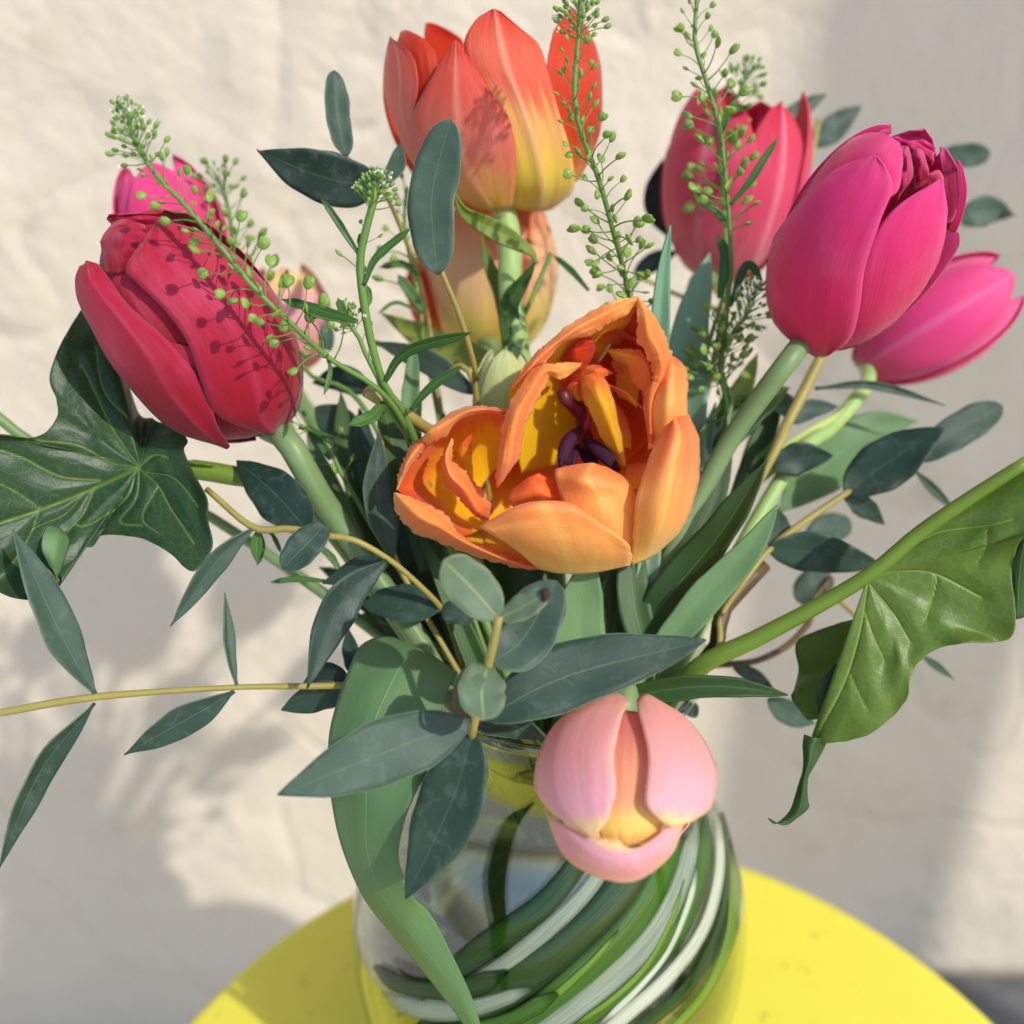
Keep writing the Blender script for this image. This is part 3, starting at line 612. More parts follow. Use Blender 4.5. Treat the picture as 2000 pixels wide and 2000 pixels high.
traced('petal', e, [[(960,1780,.92),(1040,1790,.95),(1120,1775,.97)], [(1180,1680,.9),(1330,1660,.96),(1450,1588,1.04)], [(1360,1480,.88),(1500,1480,.97),(1620,1500,1.08)], [(1480,1290,.88),(1580,1300,.97),(1678,1330,1.12)], [(1530,1170,.88),(1610,1180,.98),(1690,1235,1.13)], [(1580,1150,.92),(1620,1146,.98),(1660,1168,1.08)]], 'magenta_in', t, ruffle=0.006, seed=5)
traced('petal', e, [[(700,1600,.93),(670,1560,.94),(640,1540,.95)], [(800,1250,.9),(700,1230,.95),(640,1220,.99)], [(900,1000,.9),(800,980,.96),(745,960,1.0)], [(1040,840,.88),(960,790,.95),(905,770,1.0)], [(1160,720,.88),(1110,670,.94),(1060,640,1.0)], [(1250,680,.9),(1230,640,.93),(1190,604,.98)], [(1265,665,.92),(1266,650,.92),(1250,615,.95)]], 'magenta', t, k=1.0, ruffle=0.006, seed=6)
traced('petal', e, [[(760,1300,.95),(860,1300,.96),(960,1300,.95)], [(830,1000,.96),(1000,1010,.97),(1180,1050,.94)], [(930,810,.97),(1090,820,.99),(1300,960,.94)], [(1060,705,.97),(1190,740,1.0),(1320,850,.95)], [(1190,668,.97),(1250,690,.99),(1320,770,.95)], [(1295,716,.95),(1305,722,.95),(1312,735,.95)]], 'magenta', t, k=.96, ruffle=0.01, seed=7)
patch('petal', 'C', [[(1270,1000,282),(1290,1010,283),(1310,980,284)], [(1290,900,280),(1330,920,279),(1370,890,281)], [(1300,800,281),(1340,820,278),(1365,800,281)], [(1318,735,284),(1335,735,283),(1350,740,284)]], 'magenta_in', t, ruffle=1.0, seed=8)
patch('petal', 'C', [[(1380,950,286),(1420,960,286),(1460,930,287)], [(1375,850,283),(1410,840,281),(1450,850,283)], [(1370,780,284),(1400,760,281),(1430,780,284)], [(1385,752,288),(1400,748,288),(1420,756,288)]], 'magenta_in', t, ruffle=0.8, seed=9)
patch('petal', 'C', [[(1380,960,282),(1450,920,281),(1530,930,284)], [(1400,920,282),(1460,880,279),(1525,890,282)], [(1440,890,284),(1480,862,282),(1505,855,284)]], 'magenta_in', t, ruffle=0.6, seed=10)
traced('petal', e, [[(1250,760,.86),(1380,800,.8),(1480,820,.8)], [(1270,700,.93),(1380,730,.9),(1480,780,.88)], [(1285,684,.98),(1400,690,.98),(1490,740,.95)]], 'magenta', t, back=True, k=.95, ruffle=0.01, seed=11)
traced('petal', e, [[(1560,1080,.82),(1600,1090,.86),(1640,1100,.9)], [(1540,960,.84),(1600,960,.92),(1640,1080,.97)], [(1515,830,.88),(1570,820,.95),(1620,900,.99)], [(1508,745,.93),(1520,738,.95),(1550,760,.97)]], 'magenta_in', t, k=.9, ruffle=0.006, seed=12)
traced('petal', e, [[(1600,1150,.95),(1640,1160,1.0),(1665,1155,1.04)], [(1630,1050,.97),(1665,1060,1.02),(1692,1060,1.06)], [(1630,900,.97),(1660,910,1.02),(1690,930,1.06)], [(1600,805,.97),(1612,800,1.0),(1640,830,1.03)]], 'magenta', t, k=1.0, seed=13)
for ph, kk in ((130, .96), (180, 1.0), (235, .96)): around('petal', e, ph, 44, 14, 150, kk, 'magenta_in', t, seed=ph)
tstem(t, e, WP('K', [(1330,960,310),(1000,1400,318),(780,1750,322)])[0:3], list(WP('L', [(350,900,322)]))+into_vase(40, .026), 0.0032)

# --- crimson tulip on the left
t = tulip('dark crimson tulip leaning over a large veined leaf')
e = Egg('A', 1035, 1345, 300, -710, -1070, 6, 0.0252, 0.0395)
traced('petal', e, [[(1430,1925),(1470,1930),(1500,1912)], [(1180,1830),(1420,1850),(1650,1780)], [(1085,1650),(1390,1680),(1690,1600)], [(1015,1450),(1310,1450),(1640,1420)], [(900,1270),(1180,1260),(1500,1200)], [(740,1110),(1000,1080),(1330,1010)], [(680,1022),(880,900),(1130,850)], [(830,800),(862,765),(890,778)]], 'crimson', t, k=1.03, ruffle=0.014, seed=21, lift=-0.03, rib=0.012)
traced('petal', e, [[(1190,1992),(1222,2006),(1240,1990)], [(950,1912),(1080,1895),(1172,1880)], [(760,1752),(920,1705),(1122,1720,.97)], [(600,1550),(800,1500),(1030,1570,.95)], [(500,1372),(650,1300),(880,1400,.93)], [(420,1200),(530,1150),(690,1230,.92)], [(408,1090),(480,1060),(590,1090,.93)], [(430,1020),(480,1003),(530,1015,.95)]], 'crimson', t, k=1.04, ruffle=0.014, seed=22, rib=0.015)
traced('petal', e, [[(1180,1940),(1240,1990),(1420,1940)], [(1080,1780),(1180,1860),(1400,1880)], [(980,1560),(1100,1620),(1250,1640)], [(880,1420),(1000,1450),(1120,1460)]], 'crimson', t, k=.92, seed=23)
traced('petal', e, [[(900,1600),(1000,1640),(1080,1640)], [(700,1380),(880,1420),(1040,1440)], [(560,1180),(740,1220),(960,1300)], [(540,1010),(680,1080),(860,1150)], [(560,900),(640,960),(760,1040)], [(570,860),(600,870),(640,900)]], 'crimson', t, k=.87, ruffle=0.01, seed=24)
traced('petal', e, [[(560,1060,.9),(640,1060,.92),(720,1040,.9)], [(545,930,.93),(640,930,.97),(740,930,.94)], [(560,850,.95),(660,820,1.0),(790,860,.96)], [(620,780,.97),(690,770,1.0),(780,800,.97)]], 'crimson', t, ruffle=0.04, seed=25)
traced('petal', e, [[(640,860,.8),(800,900,.8),(1050,880,.85)], [(600,800,.9),(760,800,.9),(1000,800,.92)], [(575,765,.98),(740,745,.96),(950,760,.96)], [(590,742,1.0),(700,738,1.0),(860,712,1.0)]], 'crimson', t, back=True, ruffle=0.03, seed=26)
for ph, kk in ((125, .98), (180, 1.0), (235, .97)): around('petal', e, ph, 45, 12, 140, kk, 'crimson', t, seed=ph)
tstem(t, e, WP('I', [(240,1010,306),(480,1420,312),(720,1760,318)]), into_vase(-50, .026), 0.0036)

# --- red-orange tulip at the top
t = tulip('tall red and orange tulip with yellow base and pointed petals')
e = Egg('B', 1000, 500, 345, -20, -1000, -4, 0.0362, 0.0405)
traced('petal', e, [[(910,1120),(1000,1135),(1100,1125)], [(690,980),(900,1000),(1125,980)], [(565,780),(830,800),(1120,800)], [(560,640),(810,640),(1085,640)], [(640,470),(800,470),(990,490)], [(730,320),(800,320),(890,340)], [(790,225),(800,218),(815,228)]], 'flame', t, k=1.05, ruffle=0.01, seed=31, rib=0.012, lift=-0.02)
traced('petal', e, [[(1090,1118,.97),(1240,1140,1.04),(1390,1115,1.04)], [(1090,960,.98),(1260,1000,1.05),(1440,1010,1.06)], [(1060,780,.98),(1230,800,1.02),(1425,840,1.04)], [(980,560,.98),(1160,580,1.0),(1370,640,1.0)], [(880,360,.98),(1080,370,1.0),(1310,420,.98)], [(850,220),(1040,210),(1255,250)], [(905,110),(1020,105),(1160,160)], [(985,55),(1005,48),(1040,60)]], 'flame_yellow', t, k=.99, ruffle=0.012, seed=32, rib=0.02, lift=0.01)
traced('petal', e, [[(860,1090),(800,1080),(760,1050)], [(640,880),(610,880),(575,890)], [(580,640),(510,620),(443,600)], [(600,430),(500,400),(402,330)], [(560,290),(480,260),(403,250)], [(440,195),(430,184),(418,180)]], 'flame', t, k=.99, seed=33)
traced('petal', e, [[(640,800,.9),(600,780,.92),(560,760,.93)], [(700,560,.9),(600,540,.93),(520,520,.95)], [(700,330,.9),(600,330,.95),(490,280,.97)], [(640,220,.92),(570,200,.96),(495,200,.97)], [(560,172,.95),(530,163,.95),(505,172,.96)]], 'flame_red', t, seed=34)
traced('petal', e, [[(640,700,.86),(750,700,.86),(860,700,.86)], [(640,330,.9),(740,330,.9),(850,330,.9)], [(635,190,.92),(730,190,.94),(840,220,.92)], [(640,120,.94),(690,128,.95),(760,160,.94)]], 'flame_red', t, back=True, seed=35)
traced('petal', e, [[(1250,1080,1.0),(1380,1060,1.02),(1470,980,1.03)], [(1330,850,.97),(1480,850,1.0),(1570,800,1.02)], [(1310,600,.95),(1450,600,.99),(1592,620,1.02)], [(1290,360,.94),(1440,360,.97),(1582,360,1.0)], [(1320,200,.92),(1450,190,.96),(1572,230,.99)], [(1350,130,.93),(1440,60,.95),(1545,110,.97)], [(1400,65,.94),(1430,40,.95),(1480,60,.95)]], 'flame_red', t, seed=36, ruffle=0.008)
for ph, kk in ((120, .97), (180, 1.0), (240, .97)): around('petal', e, ph, 46, 18, 116, kk, 'flame_red', t, seed=ph, flare=.04)
tstem(t, W('B', 1050, 1090, 346), WP('N', [(1330,420,345),(1340,800,342),(1400,1250,338)]), into_vase(170, .026), 0.0036, 'stem_pale')

# --- orange open tulip in the middle: lofted petals (frame D, base depth 290 mm)
t = tulip('wide open ruffled orange tulip showing purple stamens and yellow throat')
d0 = 290
def op_(rows, mat, **k): band = k.get('n', 0) >= 36; k.setdefault('rag', 9.0 if band else 4.0); k['n'] = 110 if band else 60; k.setdefault('m', 17); k.setdefault('crinkle', 0.34 if band else 0.16); patch('petal', 'D', rows, mat, t, d0=d0, **k)
# inner bowl
op_([[(880,1030,30),(1010,1000,38),(1180,960,42)], [(830,780,18),(1000,760,30),(1200,720,38)], [(815,600,10),(1000,560,24),(1250,520,34)], [(900,455,6),(1090,400,18),(1340,380,28)], [(1090,275,6),(1220,260,14),(1430,260,18)], [(1310,150,7),(1390,150,10),(1490,165,12)], [(1485,92,9),(1495,88,9),(1505,95,10)]], 'yellow_in', seed=41, n=34)
op_([[(1120,1010,42),(1280,1010,42),(1420,1000,36)], [(1130,800,40),(1300,780,40),(1560,840,22)], [(1180,600,36),(1360,560,34),(1570,620,18)], [(1240,400,30),(1420,380,26),(1600,420,14)], [(1320,240,24),(1460,230,18),(1590,260,12)], [(1480,110,12),(1505,100,11),(1530,120,11)]], 'red_in', seed=42, n=34)
op_([[(760,1500,18),(980,1500,20),(1250,1500,22),(1500,1440,22)], [(640,1300,40),(900,1250,46),(1250,1230,48),(1580,1200,30)], [(690,1080,41),(900,1020,47),(1260,980,50),(1600,950,30)], [(800,900,34),(960,860,44),(1260,820,48),(1590,800,26)]], 'orange_in', seed=40, n=24, m=21)
op_([[(520,1430,16),(640,1440,22),(800,1480,24)], [(560,1330,34),(700,1300,44),(860,1280,46)], [(600,1150,42),(720,1120,47),(860,1080,48)], [(620,980,42),(740,940,46),(880,900,46)], [(700,820,32),(780,800,36),(880,780,38)]], 'orange_in', seed=39, n=24, m=15)
op_([[(1180,760,30),(1260,760,28),(1330,770,30)], [(1110,600,26),(1200,560,22),(1300,540,26)], [(1090,480,20),(1180,430,15),(1280,400,20)], [(1110,400,16),(1180,350,11),(1270,330,16)], [(1150,345,14),(1200,310,11),(1250,300,14)]], 'red_in', seed=38, ruffle=0.8, n=40)
op_([[(1400,620,26),(1450,640,22),(1500,680,22)], [(1390,500,24),(1450,500,19),(1520,540,18)], [(1370,440,22),(1430,420,17),(1510,450,16)], [(1400,400,20),(1440,390,17),(1490,410,17)]], 'orange', seed=37, ruffle=0.8, n=40, rag=8)
# upper-left rolled rim
op_([[(1505,78,8),(1500,90,6),(1500,112,9)], [(1400,100,6),(1410,140,3),(1440,180,7)], [(1300,135,4),(1315,190,0),(1340,240,5)], [(1130,238,2),(1190,255,-1),(1262,284,5)], [(1040,320,2),(1070,330,-2),(1110,325,4)], [(960,385,2),(985,400,-2),(1015,425,4)], [(880,485,2),(910,480,-1),(945,458,4)], [(815,570,4),(822,572,3),(832,572,4)]], 'orange_band', seed=43, n=60, ruffle=0.9)
op_([[(1202,440,13),(1200,447,13),(1195,458,14)], [(1060,440,8),(1080,475,6),(1100,525,10)], [(960,450,5),(1000,478,2),(1030,512,8)], [(880,540,3),(935,565,-1),(1000,575,6)], [(815,660,2),(872,672,-4),(938,685,4)], [(775,820,0),(832,822,-6),(892,808,4)], [(748,980,0),(808,968,-5),(868,940,4)], [(742,1075,3),(760,1070,1),(790,1055,4)], [(744,1108,5),(748,1110,5),(754,1104,5)]], 'orange_band', seed=44, n=60, ruffle=1.1)
# right band, rolled inwards
op_([[(1495,92,9),(1506,84,9),(1520,94,10)], [(1503,190,4),(1550,165,1),(1600,195,9)], [(1508,310,2),(1580,300,-3),(1655,305,9)], [(1570,425,2),(1625,410,-3),(1690,398,9)], [(1580,515,4),(1620,520,1),(1682,505,9)], [(1542,640,7),(1575,650,4),(1602,660,9)], [(1562,860,9),(1572,870,8),(1592,880,10)]], 'orange_band', seed=45, n=60, ruffle=1.0)
op_([[(1320,372,18),(1350,380,16),(1380,425,20)], [(1440,362,13),(1450,400,10),(1450,460,15)], [(1530,385,10),(1540,440,6),(1470,540,14)], [(1585,480,9),(1570,560,6),(1530,600,12)], [(1560,650,10),(1552,700,8),(1545,720,12)]], 'orange', seed=46, n=40, ruffle=0.6)
op_([[(1290,320,20),(1330,330,20),(1400,340,22)], [(1310,285,18),(1400,270,16),(1470,300,18)], [(1380,270,17),(1440,280,16),(1500,330,17)], [(1480,330,16),(1500,345,16),(1520,370,16)]], 'red_in', seed=47)
# outer faces on the right
op_([[(1560,905,14),(1660,870,10),(1770,770,16)], [(1575,700,6),(1685,665,1),(1773,620,14)], [(1590,550,6),(1690,505,1),(1770,490,12)], [(1640,425,8),(1690,403,7),(1735,430,10)]], 'orange_out', seed=48, ruffle=0.6)
op_([[(1470,1528,14),(1540,1505,14),(1610,1465,18)], [(1482,1350,2),(1620,1345,-1),(1740,1340,14)], [(1500,1180,-4),(1660,1170,-9),(1803,1200,12)], [(1550,1000,-4),(1695,985,-11),(1837,1020,12)], [(1605,870,-2),(1725,830,-9),(1834,850,12)], [(1655,795,2),(1705,738,-4),(1780,715,10)]], 'orange_out', seed=49, n=34, ruffle=0.5)
# lower petals
op_([[(900,1245,14),(980,1255,14),(1080,1225,14)], [(812,1190,7),(960,1135,2),(1095,1180,7)], [(830,1120,9),(945,1043,5),(1065,1075,8)]], 'orange', seed=50, ruffle=0.6, jag=10)
op_([[(1150,1562,15),(1300,1565,15),(1472,1515,15)], [(1150,1360,3),(1330,1340,1),(1486,1360,6)], [(1105,1210,1),(1300,1160,-4),(1500,1210,2)], [(1068,1085,1),(1230,1065,-6),(1470,1100,1)], [(1062,1015,4),(1260,985,0),(1420,1045,5)], [(1090,1012,9),(1270,990,6),(1400,1050,10)]], 'orange_out', seed=51, n=34, ruffle=0.8, jag=12)
op_([[(1420,1090,12),(1500,1120,8),(1560,1080,6)], [(1440,1030,14),(1500,1030,10),(1560,1000,8)], [(1450,990,16),(1510,980,14),(1552,978,12)]], 'orange', seed=52)
op_([[(970,1548,13),(1080,1570,13),(1250,1570,13),(1465,1528,13)], [(840,1440,3),(1000,1440,-1),(1250,1440,-1),(1475,1470,5)], [(700,1350,-2),(900,1310,-8),(1200,1300,-8),(1440,1400,-1)], [(655,1322,0),(860,1222,-9),(1120,1195,-9),(1300,1290,-3)], [(700,1300,7),(900,1195,0),(1110,1195,0),(1270,1275,5)]], 'orange_out', seed=53, n=34, m=21, ruffle=0.6)
# left lobe: bowl, rolled rims, tongues
op_([[(690,1320,36),(650,1220,38),(640,1180,38),(650,1140,38),(680,1080,38),(730,1020,38),(810,980,36)], [(620,1355,20),(450,1205,24),(380,1080,26),(430,950,24),(560,820,22),(700,780,22),(785,800,20)], [(560,1385,5),(320,1190,5),(212,1105,5),(300,900,5),(480,725,5),(700,682,7),(805,715,9)]], 'orange_in', seed=54, n=30, m=31)
op_([[(700,1330,38),(850,1330,40),(960,1250,42)], [(680,1400,28),(850,1430,28),(960,1450,26)], [(700,1462,9),(840,1512,13),(970,1542,14)]], 'yellow_in', seed=55)
op_([[(330,880,4),(345,850,2),(365,825,5)], [(405,865,0),(390,800,-4),(420,765,4)], [(475,825,1),(490,750,-5),(520,695,5)], [(530,755,2),(580,705,-4),(640,670,6)], [(660,708,5),(690,690,0),(700,674,7)], [(800,722,9),(800,708,7),(802,690,9)]], 'orange_band', seed=56, n=50, ruffle=1.0)
op_([[(205,1125,2),(208,1122,1),(214,1118,3)], [(228,1005,4),(245,1020,-3),(270,1010,4)], [(270,905,5),(300,920,-4),(330,930,4)], [(345,838,6),(350,865,1),(362,895,5)]], 'orange_band', seed=57, n=36, ruffle=0.9)
op_([[(190,1138,2),(196,1140,1),(205,1138,3)], [(205,1245,9),(255,1205,-4),(335,1185,3)], [(292,1348,11),(380,1292,-5),(475,1265,3)], [(480,1422,12),(522,1382,0),(560,1368,5)], [(690,1492,14),(705,1468,6),(725,1455,9)], [(850,1542,15),(855,1522,10),(852,1508,13)], [(990,1550,15),(982,1546,14),(975,1540,14)]], 'orange_band', seed=58, n=50, ruffle=1.0)
op_([[(512,850,8),(505,846,8),(498,850,8)], [(505,960,10),(475,950,2),(450,935,7)], [(560,1010,10),(500,1040,0),(458,1030,8)], [(645,1095,12),(570,1120,2),(515,1130,10)], [(705,1185,14),(640,1230,6),(600,1230,12)], [(725,1240,18),(700,1280,14),(670,1290,16)]], 'orange_band', seed=59, n=40, ruffle=1.0)
op_([[(625,1080,26),(580,1040,24),(525,990,22)], [(610,960,20),(560,950,17),(520,930,18)], [(605,880,16),(570,870,14),(525,900,16)], [(612,822,14),(605,822,14),(595,828,14)]], 'orange_in', seed=60)
# tongue petals in the middle
op_([[(1440,995,22),(1420,990,21),(1395,975,22)], [(1425,880,16),(1385,880,12),(1330,880,16)], [(1395,720,12),(1340,720,7),(1260,730,12)], [(1355,570,12),(1290,580,7),(1210,620,12)], [(1290,480,13),(1240,500,10),(1192,510,12)]], 'yellow_in', seed=61, ruffle=0.5)
op_([[(1200,500,14),(1260,530,12),(1300,560,14)], [(1230,460,12),(1290,480,9),(1330,510,12)], [(1270,445,13),(1330,470,11),(1382,492,13)]], 'orange', seed=62, jag=12)
op_([[(1470,900,28),(1420,880,24),(1400,820,24)], [(1460,780,24),(1410,760,20),(1370,700,20)], [(1420,690,22),(1390,660,20),(1360,610,20)]], 'orange', seed=63)
op_([[(1540,690,18),(1500,660,14),(1470,650,18)], [(1460,620,15),(1430,590,12),(1400,600,16)], [(1350,560,14),(1320,545,13),(1300,550,15)]], 'orange', seed=64)
op_([[(1140,610,20),(1180,640,18),(1210,640,20)], [(1130,570,18),(1170,590,15),(1210,600,18)], [(1160,525,18),(1185,530,16),(1205,545,18)]], 'orange', seed=65)
tube('pistil', WP('D', [(1098,590,306),(1120,640,306),(1190,700,312),(1215,790,318),(1225,880,324)]), 0.0019, 0.0024, M['style'], t, n=24, sides=12, wob=0.12)
for pts, wd, rl in (([(1200,785,312),(1130,870,308),(1085,1000,304)], 0.0050, 10), ([(1210,855,312),(1290,905,307),(1410,1020,305)], 0.0050, -15), ([(1190,880,316),(1150,930,312),(1140,1005,308)], 0.0036, 30), ([(1205,900,318),(1240,950,312),(1290,1000,308)], 0.0036, 0)):
    p = arclen(WP('D', pts), 18); tt = np.linspace(0, 1, 18); V, F, uv = tube_data(p, wd/2*np.sin(np.pi*np.clip(tt, .02, .98))**0.6*(0.9+0.0*tt), 12)
    V = np.array(V); st = mesh('stamen', V, F, M['purple'], t, uv=uv)
    for s_ in (-1, 1):
        q = p + s_*0.00085*unit(np.cross(p[-1]-p[0], CAM-p[8])) + 0.0009*unit(CAM-p[8]); V, F, uv = tube_data(q[2:-2], 0.0012*np.sin(np.pi*np.linspace(.08, .92, 14))**.7, 8); mesh('anther_lobe', V, F, M['purple'], st, uv=uv)
tstem(t, W('D', 1150, 1240, 336), [W('H', 1330, 150, 330), W('H', 1330, 420, 324)], into_vase(10, .012), 0.0042)

# --- pale pink tulip drooping over the front of the vase
t = tulip('closed pale pink tulip bud nodding over the vase rim')
e = Egg('H', 1467, 985, 272, 35, 190, 60, 0.0240, 0.0315)
traced('petal', e, [[(1460,700,.93),(1400,690,.9),(1330,700,.9)], [(1330,640,1.01),(1410,612,1.0),(1488,645,.98)], [(1190,740),(1320,715),(1452,720)], [(1112,880),(1270,860),(1424,850)], [(1112,990),(1280,980),(1428,980)], [(1170,1082),(1300,1080),(1416,1070)], [(1250,1142),(1330,1142),(1396,1122)], [(1322,1190),(1335,1194),(1348,1182)]][1:], 'pale', t, k=1.02, ruffle=0.008, seed=71, lift=-0.03)
traced('petal', e, [[(1512,645,.98),(1548,620,1.0),(1590,640,1.0)], [(1522,700),(1620,690),(1705,715)], [(1557,850),(1690,840),(1802,840)], [(1548,980),(1690,970),(1828,960)], [(1552,1060),(1690,1060),(1802,1070)], [(1592,1112),(1680,1122),(1742,1120)], [(1630,1142),(1650,1150),(1672,1146)]], 'pale', t, k=1.02, ruffle=0.008, seed=72, lift=-0.03)
traced('petal', e, [[(1410,690),(1490,690),(1560,700)], [(1400,860),(1485,860),(1570,860)], [(1390,1020),(1480,1020),(1580,1020)], [(1360,1130),(1480,1130),(1620,1100)], [(1370,1200),(1480,1225),(1600,1195)]], 'pale_in', t, k=.87, seed=73)
traced('petal', e, [[(1145,1070,.97),(1240,1282,1.0),(1470,1370,1.0),(1640,1270,1.0),(1700,1130,.98)], [(1170,1110,.97),(1290,1255,1.02),(1460,1320,1.02),(1600,1250,1.01),(1690,1120,.98)], [(1240,1150,.97),(1340,1220,1.01),(1450,1265,1.01),(1560,1225,.99),(1670,1120,.97)], [(1325,1190,.96),(1385,1195,.98),(1435,1200,.98),(1490,1240,.97),(1610,1190,.95)]], 'pale', t, k=1.0, m=25, ruffle=0.006, seed=74)
for ph, kk in ((150, .96), (205, .97)): around('petal', e, ph, 40, 14, 84, kk, 'pale', t, seed=ph)
tstem(t, e, [W('H', 1470, 640, 300), W('H', 1400, 520, 316)], into_vase(25, .02), 0.0036)

# --- background tulips laid round their eggs
def bg_tulip(label, egg, mat, stem_pts, end, spec, mat2=None, r=0.0040, smat='stem'):
    t = tulip(label)
    for (ph, hw, th0, th1, k, fl) in spec: around('petal', egg, ph, hw, th0, th1, k, mat2 if (mat2 and k < 0.95) else mat, t, flare=fl, seed=int(ph)+int(th1*7), ruffle=0.02, rib=0.02)
    tstem(t, egg, stem_pts, end, r, smat); return t
std = [(0, 52, 10, 150, 1.0, 0), (115, 52, 10, 150, 1.0, 0), (240, 52, 10, 150, 1.0, 0), (60, 50, 10, 148, .93, 0), (180, 50, 10, 150, .93, 0), (300, 50, 10, 148, .93, 0)]
bg_tulip('coral pink tulip behind the tall seed stalks, its petals slightly parted', Egg('C', 470, 900, 385, 70, -900, 2, 0.0262, 0.0385), 'coral', WP('K', [(640,400,378),(600,800,362),(560,1300,350)]), into_vase(120, .028), [(-25, 48, 10, 140, 1.0, 0), (100, 44, 10, 136, .99, .12), (215, 52, 10, 138, 1.0, 0), (38, 40, 10, 132, .96, .06), (160, 50, 10, 138, .95, 0), (285, 46, 10, 140, .96, 0.02)])
bg_tulip('hot pink tulip half hidden behind a larger magenta tulip', Egg('C', 1500, 1610, 376, 700, -470, 0, 0.0185, 0.0320), 'hotpink', WP('F', [(1140,260,364),(960,480,356),(720,720,344)]), into_vase(70, .028), std, r=0.0026, smat='stem_pale')
bg_tulip('magenta tulip mostly hidden behind the dark crimson one', Egg('A', 930, 830, 362, -0.25, -1, 5, 0.0180, 0.0270), 'magenta', WP('I', [(100,700,352),(420,1300,345)]), into_vase(-100, .028), std, r=0.0034)
tp = bg_tulip('peach yellow tulip behind the thick pale stem', Egg('N', 1190, 700, 398, -0.02, -1, 3, 0.0252, 0.0330), 'peach', [W('N', 1190, 1450, 380)], into_vase(-170, .028), [(-35, 46, 12, 138, 1.0, 0), (72, 46, 12, 140, 1.0, .05), (190, 52, 10, 140, 1.0, 0), (20, 44, 12, 130, .96, 0), (130, 50, 12, 140, .96, 0), (-105, 38, 14, 118, .98, .25)])
patch('petal', 'N', [[(690,1210,386),(760,1210,384),(840,1195,386)], [(595,1010,388),(690,1000,384),(780,960,385)], [(550,810,390),(640,800,386),(730,780,387)], [(575,655,392),(620,640,390),(665,660,390)]], 'flame_red', tp, ruffle=0.8, seed=77)
bg_tulip('pale blush tulip glimpsed between crimson tulip and thin leaves', Egg('A', 1560, 1290, 400, -0.1, -1, 5, 0.0155, 0.0215), 'pale', [W('I', 330, 700, 385)], into_vase(-130, .028), std, r=0.003)
bg_tulip('small pale green closed tulip bud behind the open orange tulip', Egg('N', 1290, 1690, 330, 0.05, -1, 0, 0.0098, 0.0190), 'bud', [W('D', 900, 900, 352)], into_vase(-160, .02), std, r=0.003, smat='stem_pale')

# ================================================================== large arum leaves
def seg_dist(P, A, B):
    ab = B-A; tt = np.clip(((P-A)@ab)/(ab@ab+1e-9), 0, 1); return np.linalg.norm(P-(A+tt[:, None]*ab), axis=1), tt
def fan_leaf(name, fr, hub, outline, veins, mat, parent, na=360, nr=70, vw=14.0, quilt=1.1, thick=0.0004, closed=True):
    """leaf blade spread from the hub to a traced outline of (x, y, depth); veins are traced polylines in frame units"""
    pts = np.array(outline+[outline[0]] if closed else outline, float)
    ed = arclen(pts*np.array([1, 1, 4.0]), na)/np.array([1, 1, 4.0])
    r = np.random.RandomState(5); jag = np.interp(np.arange(na), np.linspace(0, na, na//3), r.uniform(-1, 1, na//3))
    ss = np.linspace(0.0, 1, nr)**0.9; ss[0] = 0.004
    P2 = np.zeros((nr, na, 3)); h = np.array(hub, float)
    for i, s in enumerate(ss):
        P2[i] = h+(ed-h)*s; P2[i, :, 2] = h[2]+(ed[:, 2]-h[2])*s**1.5
        P2[i, :, :2] += (jag*2.2*s**10)[:, None]
    if closed: P2[:, -1] = P2[:, 0]
    flat = P2[:, :, :2].reshape(-1, 2); vein = np.zeros(len(flat)); dmin = np.full(len(flat), 1e9)
    for v in veins:
        wd = v[0]; pl = cr(np.array(v[1], float), 24)
        for a, b in zip(pl[:-1], pl[1:]):
            d, _ = seg_dist(flat, a, b); vein = np.maximum(vein, np.clip(1.15-d/(wd*vw), 0, 1)); dmin = np.minimum(dmin, d)
    bul = np.clip(dmin/70.0, 0, 1)**0.7*quilt; P2[:, :, 2] -= bul.reshape(nr, na)
    P2[:, :, 2] += vnoise(nr, na, 5, 16, 12)*1.2*ss[:, None] + vnoise(nr, na, 2, 30, 14)*2.6*(ss[:, None]**4)
    G = np.array([[W(fr, *P2[i, j]) for j in range(na)] for i in range(nr)])
    return grid(name, G, M[mat], parent, thick=thick, attr={'vein': vein})
al = thing('arum_leaf', 'large dark green arrow-shaped leaf with pale veins below the crimson tulip', 'leaf', (VX, VY, 0.0065))
